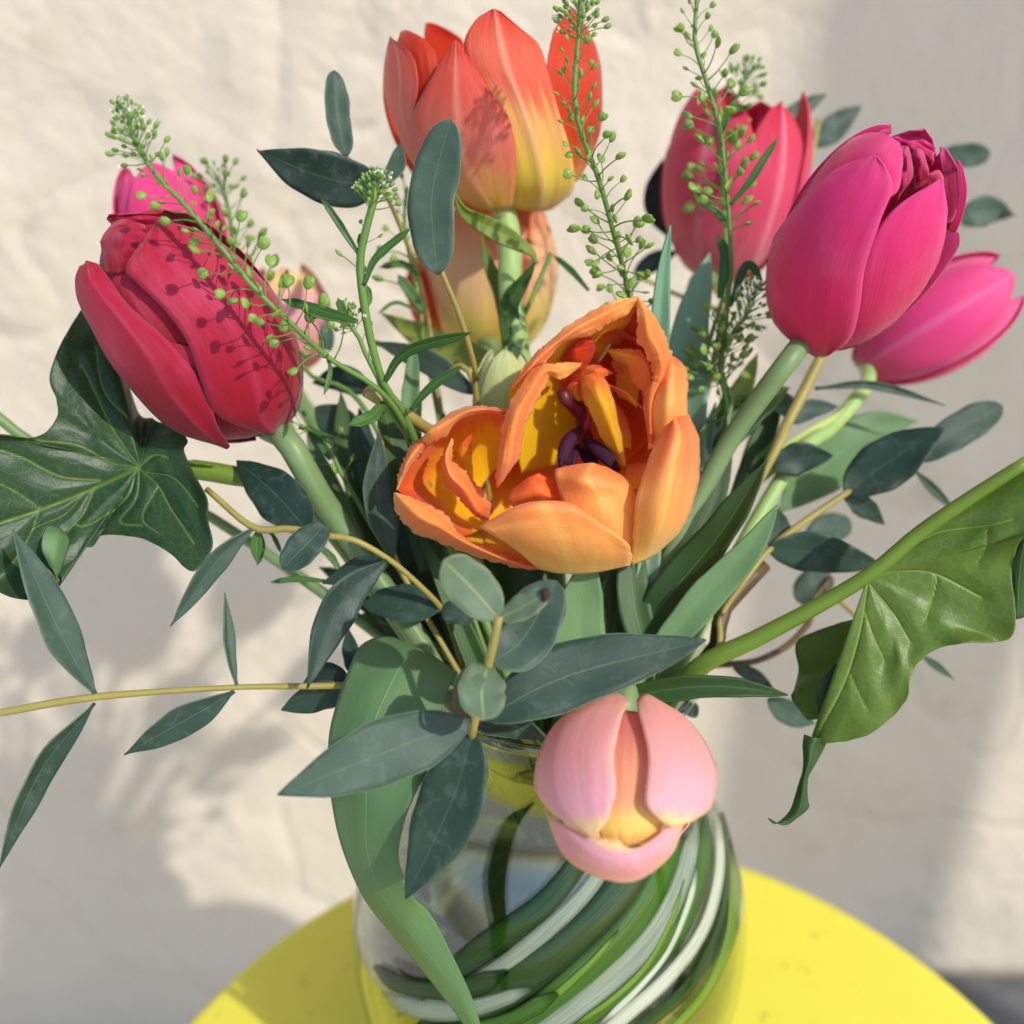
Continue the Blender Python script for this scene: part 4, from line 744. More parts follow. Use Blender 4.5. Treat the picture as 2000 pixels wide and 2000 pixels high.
fan_leaf('blade', 'E', (705,805,306), [(770,560,318),(700,540,322),(640,380,318),(540,120,318),(440,10,316),(390,40,314),(300,200,308),(250,360,304),(285,470,303),(285,560,300),(180,655,296),(0,640,288),(-150,640,284),(-260,900,282),(-240,1250,284),(-60,1400,288),(80,1465,288),(230,1462,292),(308,1385,294),(285,1330,296),(262,1250,298),(300,1180,300),(380,1195,302),(460,1205,302),(520,1148,303),(700,1160,298),(850,1235,292),(940,1318,288),(1000,1312,288),(1066,1205,290),(1045,1060,294),(1040,960,296),(970,830,300),(925,720,304),(945,670,306),(880,598,310),(800,578,314)],
   [(1.1, [(705,805),(430,930),(200,1020),(0,1085),(-240,1150)]), (0.8, [(705,805),(560,780),(400,700),(180,670)]), (0.7, [(700,800),(560,600),(430,330),(400,300)]), (0.6, [(640,560),(520,420),(480,200)]), (0.7, [(500,870),(300,850),(120,760),(0,720)]), (0.6, [(480,900),(420,1040),(340,1130)]), (0.5, [(690,820),(640,960),(460,1090),(380,1100)]), (0.5, [(705,810),(690,960),(610,1080),(720,1100)]), (0.55, [(705,810),(800,900),(860,1010),(960,1160),(975,1190)]), (0.45, [(800,900),(720,1060),(800,1140)]), (0.5, [(710,800),(780,745),(850,760)]), (0.5, [(200,1020),(130,1190),(60,1290)]), (0.5, [(200,1010),(80,930),(0,890)]), (0.4, [(740,830),(880,860),(1000,1000)]), (0.4, [(430,930),(330,1040),(180,1110),(120,1200)])],
   'arum', al)
patch('folded_lobe', 'E', [[(285,1370,294),(270,1330,292),(250,1300,291)], [(320,1280,294),(270,1260,290),(212,1220,289)], [(350,1180,297),(290,1150,292),(215,1150,290)], [(330,1130,300),(285,1105,297),(240,1102,294)]], 'tul', al)
tube('petiole', list(WP('E', [(712,812,311),(800,850,313),(950,815,314),(1190,850,316)]))+list(WP('I', [(150,1330,318),(480,1560,320)]))+into_vase(-70, .026), 0.0028, 0.0036, M['petiole'], al, n=60, sides=12)

ar = thing('arum_leaf', 'large arrow-shaped leaf with its thick green stalk crossing the right side', 'leaf', (VX, VY, 0.0065))
fan_leaf('blade', 'F', (1150,1225,292), [(1180,1195,292),(1400,1010,288),(1660,830,282),(1950,640,276),(2120,540,272),(2200,760,268),(2100,940,270),(1930,1030,276),(1885,1120,280),(1872,1220,282),(1890,1430,284),(1868,1525,284),(1780,1555,284),(1640,1560,286),(1500,1590,288),(1400,1660,290),(1360,1740,290),(1345,1830,290),(1300,1900,290),(1200,1990,291),(1100,2040,293),(990,2060,296),(900,2062,298),(868,2030,300),(900,1960,301),(960,1840,300),(1010,1700,299),(1060,1560,298),(1100,1430,296),(1128,1330,294)],
   [(1.3, [(1150,1225),(1400,1010),(1660,830),(1960,640)]), (0.8, [(1145,1270),(1110,1500),(1030,1760),(890,2030)]), (0.7, [(1170,1230),(1300,1200),(1480,1210),(1720,1330)]), (0.6, [(1160,1270),(1280,1420),(1360,1560)]), (0.5, [(1130,1400),(1180,1540),(1230,1650)]), (0.6, [(1340,1090),(1520,1000),(1760,970),(1880,940)]), (0.45, [(1480,1210),(1490,1260),(1440,1440)]), (0.4, [(1060,1720),(1110,1830),(1150,1900)]), (0.4, [(1750,980),(1740,1080),(1700,1150)])],
   'arum_under', ar, vw=12.0, quilt=0.9)
patch('far_lobe', 'M', [[(760,10,300),(740,30,302),(700,60,304)], [(700,60,301),(500,90,310),(240,180,318)], [(690,200,301),(520,290,310),(232,420,318)], [(640,400,300),(480,440,306),(200,560,314)], [(500,620,300),(420,640,306),(180,640,312)], [(400,780,300),(370,790,304),(300,800,308)]], 'arum_under', ar, n=30)
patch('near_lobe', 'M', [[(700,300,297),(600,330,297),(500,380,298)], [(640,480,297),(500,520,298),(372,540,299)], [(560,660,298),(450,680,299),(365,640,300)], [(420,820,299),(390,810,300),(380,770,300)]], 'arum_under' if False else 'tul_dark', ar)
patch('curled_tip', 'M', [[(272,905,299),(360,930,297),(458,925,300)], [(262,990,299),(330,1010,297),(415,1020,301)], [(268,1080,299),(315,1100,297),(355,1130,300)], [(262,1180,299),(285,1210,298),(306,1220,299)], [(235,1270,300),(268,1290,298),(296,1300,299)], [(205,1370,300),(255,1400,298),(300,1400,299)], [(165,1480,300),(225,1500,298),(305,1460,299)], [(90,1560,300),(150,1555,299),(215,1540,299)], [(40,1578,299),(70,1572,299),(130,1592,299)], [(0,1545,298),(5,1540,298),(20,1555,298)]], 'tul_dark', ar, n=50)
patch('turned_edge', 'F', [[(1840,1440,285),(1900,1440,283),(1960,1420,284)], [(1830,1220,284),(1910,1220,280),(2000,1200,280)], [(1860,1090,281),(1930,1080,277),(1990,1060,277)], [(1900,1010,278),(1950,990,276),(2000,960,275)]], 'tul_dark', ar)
tube('petiole', list(WP('F', [(1960,640,274),(1660,832,281),(1400,1012,287),(1170,1205,292),(900,1370,297),(600,1530,303),(260,1710,310)]))+into_vase(70, .03), 0.0016, 0.0052, M['petiole'], ar, n=70, sides=14)

# ================================================================== tulip leaves
tl = thing('tulip_leaf', 'broad pale green tulip leaf folding down over the front of the vase', 'leaf', (VX, VY, 0.0065))
patch('blade', 'H', [[(660,560,318),(720,590,318),(790,620,318)], [(560,405,308),(680,460,304),(800,540,304)], [(430,420,300),(600,480,293),(780,560,296)], [(368,530,294),(520,620,284),(740,680,288)], [(300,740,288),(450,800,278),(700,820,280)], [(290,900,286),(440,920,276),(690,905,274)], [(308,1080,286),(440,1070,277),(625,1030,271)], [(350,1250,288),(440,1220,280),(585,1140,272)], [(430,1430,292),(480,1370,283),(565,1280,275)], [(530,1560,296),(550,1490,287),(620,1420,280)], [(640,1690,298),(650,1610,291),(690,1490,287)], [(750,1830,300),(765,1750,295),(780,1660,292)], [(830,1940,302),(850,1900,299),(870,1860,298)], [(900,2080,305),(910,2070,304),(920,2060,304)]], 'tul', tl, n=60, m=19, thick=0.0006)
tube('leaf_sheath', [W('H', 720, 560, 316)]+into_vase(-40, .026), 0.004, 0.003, M['stem'], tl, n=20)
def tleaf(label, fr, pts, wid, mat, ang, prof='blade', group=None, tail=True, **k):
    o = thing('tulip_leaf', label, 'leaf', (VX, VY, 0.0065), group)
    lf(fr, pts, wid, mat, o, name='blade', prof=prof, n=34, m=11, thick=0.0006, **k)
    if tail: leaf('leaf_sheath', [W(fr, *pts[0])]+into_vase(ang, .024, .047), max(0.009, usize(fr, pts[0][2])*wid*0.5), M[mat], o, prof='oblong', fold=0.5, n=24, thick=0.0006)
    return o
tleaf('upright blue-green tulip leaf with a folded pointed tip beside the open orange tulip', 'K', [(350,1500,318),(330,900,314),(360,400,310),(425,-40,306)], 150, 'tul_blue', 60, fold=0.55, roll=15)
tleaf('broad upright pale blue-green tulip leaf behind the open orange tulip', 'K', [(560,1900,336),(540,1200,338),(590,700,344),(720,180,352)], 330, 'tul_blue', 90, fold=0.25, roll=-10)
tleaf('dark green tulip leaf with a pointed tip beside the thick right-hand stem', 'L', [(120,1420,318),(420,1000,314),(820,520,310),(1160,0,306)], 330, 'tul_dark', 60, fold=0.3, roll=-25)
tleaf('long green tulip leaf slanting right below a darker pointed one', 'L', [(300,1480,312),(640,1080,308),(1000,680,304),(1235,330,300)], 270, 'tul', 75, fold=0.35, roll=10)
tleaf('narrow green tulip leaf arching right behind the pale pink bud', 'L', [(-100,1860,306),(300,1740,302),(800,1700,298),(1310,1765,296)], 190, 'tul_dark', 40, prof='blade', fold=0.5, roll=(20, -10))
tleaf('short upright green tulip leaf standing below the open orange tulip', 'H', [(1300,700,318),(1280,480,316),(1290,260,312),(1330,60,308)], 230, 'tul', 15, fold=0.3, roll=20)
tleaf('broad bright green tulip leaf behind the stem of the open orange tulip', 'H', [(1400,600,324),(1420,400,324),(1440,200,322),(1450,-40,318)], 150, 'tul_dark', 30, fold=0.2, roll=-10)
tleaf('slim curled tulip leaf with a bent tip under the tall red tulip', 'N', [(1380,1500,335),(1340,1170,334),(1330,950,332),(1440,760,330),(1530,620,328)], 170, 'tul_dark', -170, fold=0.3, roll=20)
tleaf('twisting yellow-green leaf tip curling under the tall red tulip', 'N', [(1535,640,328),(1490,550,327),(1250,400,324),(1030,280,320),(960,200,318),(915,80,316)], 150, 'olive', 0, prof='lance', fold=0.3, roll=(40, -30), tail=False)
tleaf('olive green strip of leaf in front of the peach tulip', 'N', [(1300,1200,350),(1270,880,350),(1180,650,348),(1120,420,346)], 110, 'olive', -160, prof='lance', fold=0.3)
tleaf('olive tulip leaf with an orange flush lying behind the thin cress leaves', 'N', [(1340,1420,345),(1050,1330,350),(760,1240,356),(350,1000,362)], 230, 'olive', -150, prof='lance', fold=0.2)
tleaf('grey-green tulip leaf rising left of the open orange tulip', 'I', [(1250,1700,316),(1100,1300,316),(1000,900,318),(930,560,322)], 220, 'tul_dark', -30, fold=0.3, roll=25)
tleaf('upright slim green leaf behind the two curved cress leaves', 'N', [(560,1932,326),(580,1700,326),(600,1450,328),(610,1230,330)], 130, 'tul', -60, fold=0.4)
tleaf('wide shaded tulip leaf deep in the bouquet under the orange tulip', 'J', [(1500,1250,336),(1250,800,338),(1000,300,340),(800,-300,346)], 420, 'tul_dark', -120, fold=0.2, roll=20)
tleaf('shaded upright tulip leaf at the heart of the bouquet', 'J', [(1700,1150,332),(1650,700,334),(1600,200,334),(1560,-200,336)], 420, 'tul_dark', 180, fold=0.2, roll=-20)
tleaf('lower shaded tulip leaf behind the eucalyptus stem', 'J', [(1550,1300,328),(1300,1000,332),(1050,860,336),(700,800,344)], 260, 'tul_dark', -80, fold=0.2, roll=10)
tleaf('tulip leaf standing behind the right-hand tulip stem', 'K', [(600,1932,340),(900,1500,342),(1200,1250,346),(1330,1180,350)], 260, 'tul_dark', 100, fold=0.25, roll=-15)
tleaf('lit yellow-green leaf slanting up below the hot pink tulip', 'K', [(1000,2000,344),(1240,1730,348),(1500,1560,352),(1700,1420,356),(1930,1220,360)], 150, 'lime', 95, prof='lance', fold=0.2)
tleaf('broad soft green leaf behind the dark eucalyptus leaf on the right', 'F', [(700,900,352),(960,640,366),(1180,490,374),(1400,440,380)], 300, 'tul', 90, prof='lance', fold=0.15)

def clump(label, ang, blades):
    o = thing('tulip_leaf', label, 'leaves', (VX, VY, 0.0065))
    for i, (fr, pts, wid, mt, kw) in enumerate(blades):
        lf(fr, pts, wid, mt, o, name='blade', prof='blade', n=30, m=9, thick=0.0006, **kw)
        leaf('leaf_sheath', [W(fr, *pts[0])]+into_vase(ang+12*i, .024, .047), max(0.007, usize(fr, pts[0][2])*wid*0.45), M[mt], o, prof='oblong', fold=0.5, n=20, thick=0.0006)
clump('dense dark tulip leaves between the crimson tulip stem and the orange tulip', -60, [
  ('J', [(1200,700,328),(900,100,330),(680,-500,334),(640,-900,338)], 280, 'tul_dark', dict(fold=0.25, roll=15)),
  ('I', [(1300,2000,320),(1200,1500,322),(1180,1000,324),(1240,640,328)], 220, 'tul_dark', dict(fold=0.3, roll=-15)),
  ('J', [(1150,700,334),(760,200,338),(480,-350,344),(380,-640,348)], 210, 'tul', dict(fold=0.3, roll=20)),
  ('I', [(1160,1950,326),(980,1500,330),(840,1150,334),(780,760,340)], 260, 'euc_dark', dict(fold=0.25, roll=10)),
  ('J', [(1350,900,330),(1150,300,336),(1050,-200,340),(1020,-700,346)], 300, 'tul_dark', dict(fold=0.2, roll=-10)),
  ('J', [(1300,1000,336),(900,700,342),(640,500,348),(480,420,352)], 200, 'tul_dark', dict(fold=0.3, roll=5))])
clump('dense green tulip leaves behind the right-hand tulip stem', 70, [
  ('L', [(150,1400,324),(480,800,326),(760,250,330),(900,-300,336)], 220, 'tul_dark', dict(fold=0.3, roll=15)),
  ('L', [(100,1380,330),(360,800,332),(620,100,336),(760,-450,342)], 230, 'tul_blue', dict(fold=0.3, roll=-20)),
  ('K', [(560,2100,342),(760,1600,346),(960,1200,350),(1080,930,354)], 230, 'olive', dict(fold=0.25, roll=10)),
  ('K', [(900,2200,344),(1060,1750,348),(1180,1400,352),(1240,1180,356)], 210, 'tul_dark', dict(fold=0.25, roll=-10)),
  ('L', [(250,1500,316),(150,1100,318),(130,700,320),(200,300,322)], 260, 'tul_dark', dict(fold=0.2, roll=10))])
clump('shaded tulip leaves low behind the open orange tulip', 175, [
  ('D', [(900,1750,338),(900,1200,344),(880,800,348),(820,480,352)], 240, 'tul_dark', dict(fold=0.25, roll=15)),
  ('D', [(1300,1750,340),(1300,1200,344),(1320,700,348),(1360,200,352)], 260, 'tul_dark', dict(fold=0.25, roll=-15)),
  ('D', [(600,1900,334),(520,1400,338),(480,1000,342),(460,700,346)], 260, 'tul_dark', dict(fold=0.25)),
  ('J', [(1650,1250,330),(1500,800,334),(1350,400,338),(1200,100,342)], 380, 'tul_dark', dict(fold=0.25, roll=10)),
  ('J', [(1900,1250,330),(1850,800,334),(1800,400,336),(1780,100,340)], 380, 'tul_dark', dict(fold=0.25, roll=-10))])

# ================================================================== eucalyptus
def euc(label, stem, ang, leaves, r=(0.0009, 0.0016), mat='twig', rad=.026):
    """stem: world points from tip to the vase mouth"""
    o = thing('eucalyptus_sprig', label, 'eucalyptus', (VX, VY, 0.0065))
    tube('stem', list(stem)+into_vase(ang, rad), r[0], r[1], M[mat], o, n=90, sides=9, wob=0.14)
    for L in leaves:
        fr, pts, wid, mt = L[:4]; k = L[4] if len(L) > 4 else {}
        lf(fr, pts, wid, mt, o, **k)
    return o
eF = euc('eucalyptus sprig with broad leaves in front of the vase rim', list(WP('H', [(966,312,252),(945,410,254),(920,512,257),(890,640,262),(862,760,266),(862,800,272),(900,760,290),(930,640,308)])), -10, [
  ('H', [(962,318,252),(850,190,250),(742,90,246)], 185, 'euc_young', dict(prof='oblong', fold=0.12, roll=8)),
  ('H', [(970,318,253),(1060,280,252),(1160,222,250)], 110, 'euc_young', dict(prof='round', fold=0.1, roll=-25)),
  ('H', [(930,500,258),(1060,400,262),(1195,175,266)], 225, 'euc', dict(prof='oblong', fold=0.1, roll=-10)),
  ('H', [(900,720,264),(1250,545,266),(1790,405,270)], 265, 'euc', dict(fold=0.1, roll=-8)),
  ('H', [(850,735,264),(560,835,258),(86,1020,252)], 262, 'euc', dict(fold=0.08, roll=-5)),
  ('H', [(868,775,268),(780,1040,266),(592,1436,262)], 270, 'euc_dark', dict(fold=0.12, roll=12)),
  ('H', [(918,515,256),(900,600,250),(905,725,246)], 190, 'euc_young', dict(prof='round', fold=0.1, roll=-12)),
  ('H', [(918,515,256),(850,560,251),(800,690,250)], 120, 'euc_young', dict(prof='round', fold=-0.2, roll=25)),
  ('H', [(866,765,268),(1000,740,280),(1140,800,290)], 110, 'euc', dict(prof='lance', fold=0.1)),
], r=(0.0011, 0.0017))
mesh('browned_edge', *tube_data(arclen(WP('H', [(1128,212,250),(1150,215,249.5),(1150,235,249.5),(1140,262,250)]), 10), [0.0004, .0007, .0010, .0012, .0011, .001, .0009, .0008, .0005, .0003], 8)[:2], M['burn'], eF)
mesh('browned_edge', *tube_data(arclen(WP('H', [(800,590,249),(782,640,248.5),(790,690,248),(850,712,247)]), 10), 0.0005, 8)[:2], M['burn'], eF)
euc('long bare eucalyptus twig reaching far left with slim leaves', WP('O', [(-60,1352,288),(0,1345,288),(180,1315,290),(440,1297,294),(655,1292,300),(800,1270,312)]), -60, [
  ('O', [(181,1312,290),(105,1180,284),(22,998,278)], 74, 'euc', dict(fold=0.25, roll=25, prof='lance')),
  ('O', [(178,1326,290),(80,1450,286),(-4,1645,282)], 56, 'euc', dict(fold=0.3, roll=-35, prof='lance')),
  ('O', [(447,1296,294),(430,1220,296),(424,1118,300)], 26, 'euc', dict(fold=0.5, roll=35, prof='lance')),
  ('O', [(442,1304,294),(345,1360,292),(234,1426,290)], 62, 'euc', dict(fold=0.2, roll=-20, prof='lance')),
  ('O', [(660,1296,300),(600,1315,302),(532,1338,306)], 60, 'euc_dark', dict(fold=0.2, roll=-20)),
  ('O', [(660,1290,300),(610,1275,304),(570,1290,308)], 50, 'euc_dark', dict(fold=0.2, roll=20)),
], r=(0.0009, 0.0013))
euc('eucalyptus twig with drooping slate leaves left of the bouquet', list(WP('E', [(1040,915,300),(1275,1108,296),(1460,1115,294),(1650,1150,294)]))+list(WP('J', [(750,215,294),(1020,370,298),(1240,560,304),(1400,730,310),(1480,900,316)])), -50, [
  ('E', [(1278,1108,296),(1100,1270,292),(855,1605,288)], 118, 'euc', dict(fold=0.3, roll=-20, prof='lance')),
  ('E', [(1300,1112,297),(1290,1200,298),(1295,1290,300)], 60, 'cress_leaf', dict(fold=0.3, prof='lance')),
  ('J', [(520,95,293),(400,230,290),(200,428,287)], 250, 'euc', dict(fold=0.15, roll=10, prof='round')),
  ('E', [(1560,1140,300),(1400,960,306),(1190,770,312)], 250, 'euc_dark', dict(fold=0.15, roll=10)),
  ('J', [(990,360,297),(640,700,290),(385,1335,284)], 290, 'euc_dark', dict(fold=0.18, roll=-15, prof='lance')),
  ('J', [(1395,730,309),(1120,690,312),(800,700,318)], 290, 'euc_dark', dict(fold=0.15, roll=10)),
  ('J', [(1405,735,309),(1520,760,306),(1650,800,304)], 180, 'euc', dict(fold=0.1, prof='round')),
  ('J', [(1010,370,299),(780,440,304),(510,540,310)], 200, 'euc_dark', dict(fold=0.15, roll=15)),
], r=(0.0008, 0.0014))
euc('eucalyptus sprig with one tall rounded leaf before the red tulip', WP('N', [(785,600,288),(830,720,290),(930,960,296),(1020,1230,304),(1085,1500,312),(1090,1680,318)]), -150, [
  ('B', [(705,1480,288),(670,1060,284),(775,640,278)], 262, 'euc', dict(fold=0.1, roll=-14, prof='oblong')),
], r=(0.0007, 0.0011))
def hook(o, fr, pts):
    V, F, uv = tube_data(arclen(WP(fr, pts), 8), np.linspace(0.0008, 0.0001, 8), 7); mesh('browned_tip', V, F, M['burn'], o, uv=uv)
eh = euc('eucalyptus sprig with a long horizontal leaf left of the red tulip', WP('O', [(652,295,320),(715,350,316),(752,420,330),(800,560,350),(830,760,352)]), -110, [
  ('O', [(722,352,314),(610,335,308),(488,286,302)], 100, 'euc_dark', dict(fold=0.12, roll=-10)),
  ('O', [(653,295,316),(636,215,316),(629,134,316)], 48, 'euc', dict(fold=0.3, roll=20, prof='oblong')),
  ('O', [(735,345,318),(748,310,322),(755,270,326)], 36, 'euc', dict(fold=0.2, roll=-20)),
], r=(0.0006, 0.0012))
er = euc('eucalyptus sprig with dark oval leaves on the right', list(WP('F', [(1050,798,336),(900,900,334),(760,1000,330),(640,1100,326)]))+list(WP('L', [(1000,880,322),(800,1180,320),(740,1480,316)])), 85, [
  ('F', [(1030,812,336),(1230,660,334),(1530,480,330)], 265, 'euc_dark', dict(fold=0.12, roll=-8)),
  ('F', [(1380,640,350),(1600,490,352),(1830,365,356)], 170, 'euc', dict(fold=0.12, prof='oblong')),
  ('F', [(640,1085,326),(900,1110,326),(1210,1165,326)], 205, 'euc_dark', dict(fold=0.12, roll=10)),
  ('F', [(1030,830,337),(1120,870,342),(1230,965,348)], 110, 'euc', dict(fold=0.2)),
  ('F', [(650,1080,328),(700,1000,334),(690,880,340)], 130, 'euc', dict(fold=0.2)),
  ('F', [(1380,690,352),(1470,780,354),(1590,900,356)], 50, 'euc', dict(fold=0.4, prof='lance')),
], r=(0.0011, 0.0016))
euc('eucalyptus twig with thick yellow stem behind the magenta tulip', list(WP('K', [(1570,930,350),(1430,1210,346),(1280,1500,342),(1150,1780,336)])), 90, [
  ('F', [(880,280,348),(1180,265,352),(1535,365,356)], 44, 'euc_dark', dict(fold=0.4, prof='lance')),
  ('K', [(1190,1790,338),(1400,1720,338),(1650,1700,338)], 250, 'euc_dark', dict(fold=0.15, roll=10)),
  ('K', [(1320,1450,344),(1480,1350,348),(1680,1330,352)], 150, 'euc_dark', dict(fold=0.15)),
  ('K', [(1290,1400,344),(1260,1280,348),(1240,1190,352)], 170, 'euc_dark', dict(fold=0.2)),
], r=(0.0017, 0.0018))
eb = euc('eucalyptus sprig with leaf tips showing behind the coral and magenta tulips', list(WP('C', [(900,600,405),(820,900,402),(560,1300,396),(420,1500,388),(380,1800,372)])), 130, [
  ('C', [(700,620,404),(830,535,406),(935,475,408)], 90, 'euc_dark', dict(fold=0.15)),
  ('C', [(860,740,404),(990,630,406),(1110,535,408)], 130, 'euc', dict(fold=0.15)),
  ('C', [(1500,800,410),(1640,780,410),(1760,780,410)], 115, 'euc', dict(fold=0.15, prof='oblong')),
  ('C', [(1600,1120,410),(1740,1060,410),(1885,1085,410)], 150, 'euc', dict(fold=0.15)),
  ('C', [(130,1180,398),(62,1000,398),(112,800,398)], 95, 'euc_dark', dict(fold=0.15, roll=10)),
  ('C', [(-30,1380,396),(80,1310,396),(190,1265,396)], 95, 'euc_dark', dict(fold=0.15)),
], r=(0.0012, 0.0016))
euc('eucalyptus sprig with slate leaves behind the cress stems', list(WP('N', [(320,1235,346),(500,1290,342),(800,1450,336),(1090,1640,330)])), -140, [
  ('N', [(1085,1620,330),(700,1370,336),(310,1225,344)], 190, 'euc', dict(fold=0.15, roll=-10)),
  ('I', [(860,620,338),(640,540,342),(430,570,346)], 210, 'euc_dark', dict(fold=0.15)),
  ('I', [(760,980,336),(600,860,340),(450,760,346)], 260, 'euc_dark', dict(fold=0.15, roll=10)),
  ('I', [(560,330,352),(530,220,354),(560,80,356)], 120, 'euc', dict(fold=0.2)),
])
euc('eucalyptus sprig with a long hanging grey leaf left of the orange tulip', list(WP('I', [(930,960,312),(1010,1500,314),(1050,1900,316)])), -35, [
  ('I', [(1035,1930,312),(920,1420,306),(935,920,304)], 240, 'euc', dict(fold=0.2, roll=18, prof='lance')),
  ('J', [(760,1250,312),(720,1060,314),(700,880,316)], 150, 'euc_dark', dict(fold=0.2, roll=-25)),
])
eo = euc('eucalyptus sprig with round olive leaves in shade on the far right', list(WP('L', [(1640,880,372),(1500,1050,370),(1440,1260,366),(1100,1500,350)])), 110, [
  ('L', [(1420,1090,370),(1480,960,372),(1640,860,374)], 250, 'euc', dict(prof='round')),
  ('L', [(1450,640,366),(1600,520,370),(1800,480,374)], 230, 'euc', dict(prof='round')),
  ('L', [(900,1560,340),(1040,1620,344),(1220,1760,350)], 120, 'euc_dark', dict(fold=0.2)),
  ('M', [(0,640,345),(150,740,350),(360,830,356)], 190, 'euc', dict(fold=0.2)),
  ('M', [(1150,300,350),(1260,380,352),(1410,495,354)], 60, 'euc', dict(fold=0.3, prof='lance')),
  ('L', [(620,1932,330),(560,1860,330),(480,1900,330)], 120, 'euc_dark', dict()),
], r=(0.0012, 0.0016), mat='twig_red')
for o_, pts in ((eb, [(1510,798,410),(1300,930,409),(1000,1080,405),(640,1220,398)]), (eb, [(1610,1118,410),(1350,1180,408),(1000,1180,404),(600,1270,397)]), (eb, [(860,740,404),(800,860,402),(760,1000,401)]), (eb, [(700,620,404),(770,720,403),(820,860,402)]), (eb, [(130,1180,398),(230,1290,396),(400,1480,389)]), (eb, [(-30,1380,396),(180,1480,393),(395,1560,386)])):
    tube('side_twig', WP('C', pts), 0.0007, 0.0010, M['twig'], o_, n=24, sides=7)
tube('side_twig', WP('F', [(1400,635,350),(1250,720,343),(1050,800,336)]), 0.0006, 0.0009, M['twig'], er, n=20, sides=7)
tube('side_twig', WP('M', [(1160,305,350),(800,120,360),(450,-180,370)]), 0.0006, 0.0009, M['twig'], eo, n=20, sides=7)
hook(eh, 'O', [(497,290,302.5),(489,286,302),(484,281,301.5)])
hook(eb, 'C', [(1830,1070,409),(1860,1075,408.5),(1895,1088,408)])
tw = thing('bare_twig', 'bare tan twig poking out left of the open orange tulip', 'twig', (VX, VY, 0.0065))
tube('stem', list(WP('I', [(828,632,300),(1050,770,306),(1290,915,314),(1450,1200,326)]))+into_vase(-20, .02), 0.0017, 0.0017, M['twig'], tw, n=40)
tz = thing('bare_twig', 'grey-green stalk at the far left behind the dark veined leaf', 'twig', (VX, VY, 0.0065))
tube('stem', list(WP('E', [(-120,470,322),(0,560,324),(170,690,328),(600,930,334),(1100,1080,338)]))+into_vase(-85, .026), 0.0016, 0.0024, M['stem'], tz, n=50)
ta = thing('bare_twig', 'thin dark blue-green stalk crossing in front of the peach tulip', 'twig', (VX, VY, 0.0065))
tube('stem', list(WP('N', [(1645,560,338),(1480,950,336),(1290,1330,334),(1140,1620,332)]))+into_vase(-165, .02), 0.0007, 0.0012, M['cress_stem'], ta, n=40)
tr_ = thing('bare_twig', 'dark brown curved stalk beside the thick green leaf stalk', 'twig', (VX, VY, 0.0065))
tube('stem', list(WP('L', [(1130,780,326),(960,960,324),(800,1160,322),(740,1440,320)]))+into_vase(80, .028), 0.0026, 0.0014, M['twig_red'], tr_, n=40)

# ================================================================== peppercress
def pod_mesh(kind):
    import bmesh
    r = np.random.RandomState(kind+3); L = 1.0
    bend = 0.25*(1 if kind % 2 else -1)
    q = [np.array([0, 0, 0]), np.array([bend*0.35, 0, 0.4]), np.array([bend*0.2, 0, 0.8]), np.array([0, 0, 1.0])]
    V, F, _ = tube_data(arclen(q, 7), np.linspace(0.026, 0.020, 7), 5); fm = [0]*len(F); V = [tuple(v) for v in V]
    def ball(c, sx, sy, sz, mi, ns=10, nr=6, notch=0.0):
        b0 = len(V)
        for i in range(nr+1):
            th = math.pi*i/nr
            for j in range(ns):
                a = 2*math.pi*j/ns; z = -math.cos(th)
                x_ = math.sin(th)*math.cos(a); y_ = math.sin(th)*math.sin(a)
                zz = z-(notch*math.exp(-(x_/0.3)**2)*(z > 0.5))
                V.append((c[0]+sx*x_*(1+0.12*z), c[1]+sy*y_, c[2]+sz*zz))
        for i in range(nr):
            for j in range(ns): F.append((b0+i*ns+j, b0+i*ns+(j+1) % ns, b0+(i+1)*ns+(j+1) % ns, b0+(i+1)*ns+j)); fm.append(mi)
    if kind < 3:
        ball((0, 0, 1.0+0.20), 0.185, (0.07, 0.09, 0.05)[kind], 0.215, 1, notch=0.28); ball((0, 0, 1.20), 0.10, (0.095, 0.115, 0.07)[kind], 0.115, 1, 8, 4)
    else:
        ball((0, 0, 1.12), 0.10, 0.10, 0.16, 2, 7, 5)
        for k in range(4 if kind == 3 else 0):
            a = k*math.pi/2+0.4; c, s_ = math.cos(a), math.sin(a); b0 = len(V)
            for (rr, zz, ww) in ((0.03, 1.22, 0.025), (0.09, 1.31, 0.055), (0.14, 1.35, 0.02)):
                V.append((rr*c-ww*s_, rr*s_+ww*c, zz)); V.append((rr*c+ww*s_, rr*s_-ww*c, zz))
            F.append((b0, b0+1, b0+3, b0+2)); F.append((b0+2, b0+3, b0+5, b0+4)); fm += [3, 3]
    me = bpy.data.meshes.new('seed_pod' if kind < 3 else 'flower_bud'); me.from_pydata(V, [], F)
    for mm in ('cress_stem', 'pod', 'bud_green', 'white'): me.materials.append(M[mm])
    me.polygons.foreach_set('material_index', fm); me.polygons.foreach_set('use_smooth', [True]*len(fm)); me.update(); return me
PODS = [pod_mesh(k) for k in range(5)]
def put(me, name, base, dirv, scale, parent, spin):
    o = bpy.data.objects.new(name, me); COL.objects.link(o); o.parent = parent
    z = Vector(unit(dirv)); q = z.to_track_quat('Z', 'Y')
    from mathutils import Quaternion
    o.matrix_local = Matrix.Translation(Vector(base-ROOT[parent.name])) @ q.to_matrix().to_4x4() @ Matrix.Rotation(spin, 4, 'Z') @ Matrix.Scale(scale, 4)
    return o
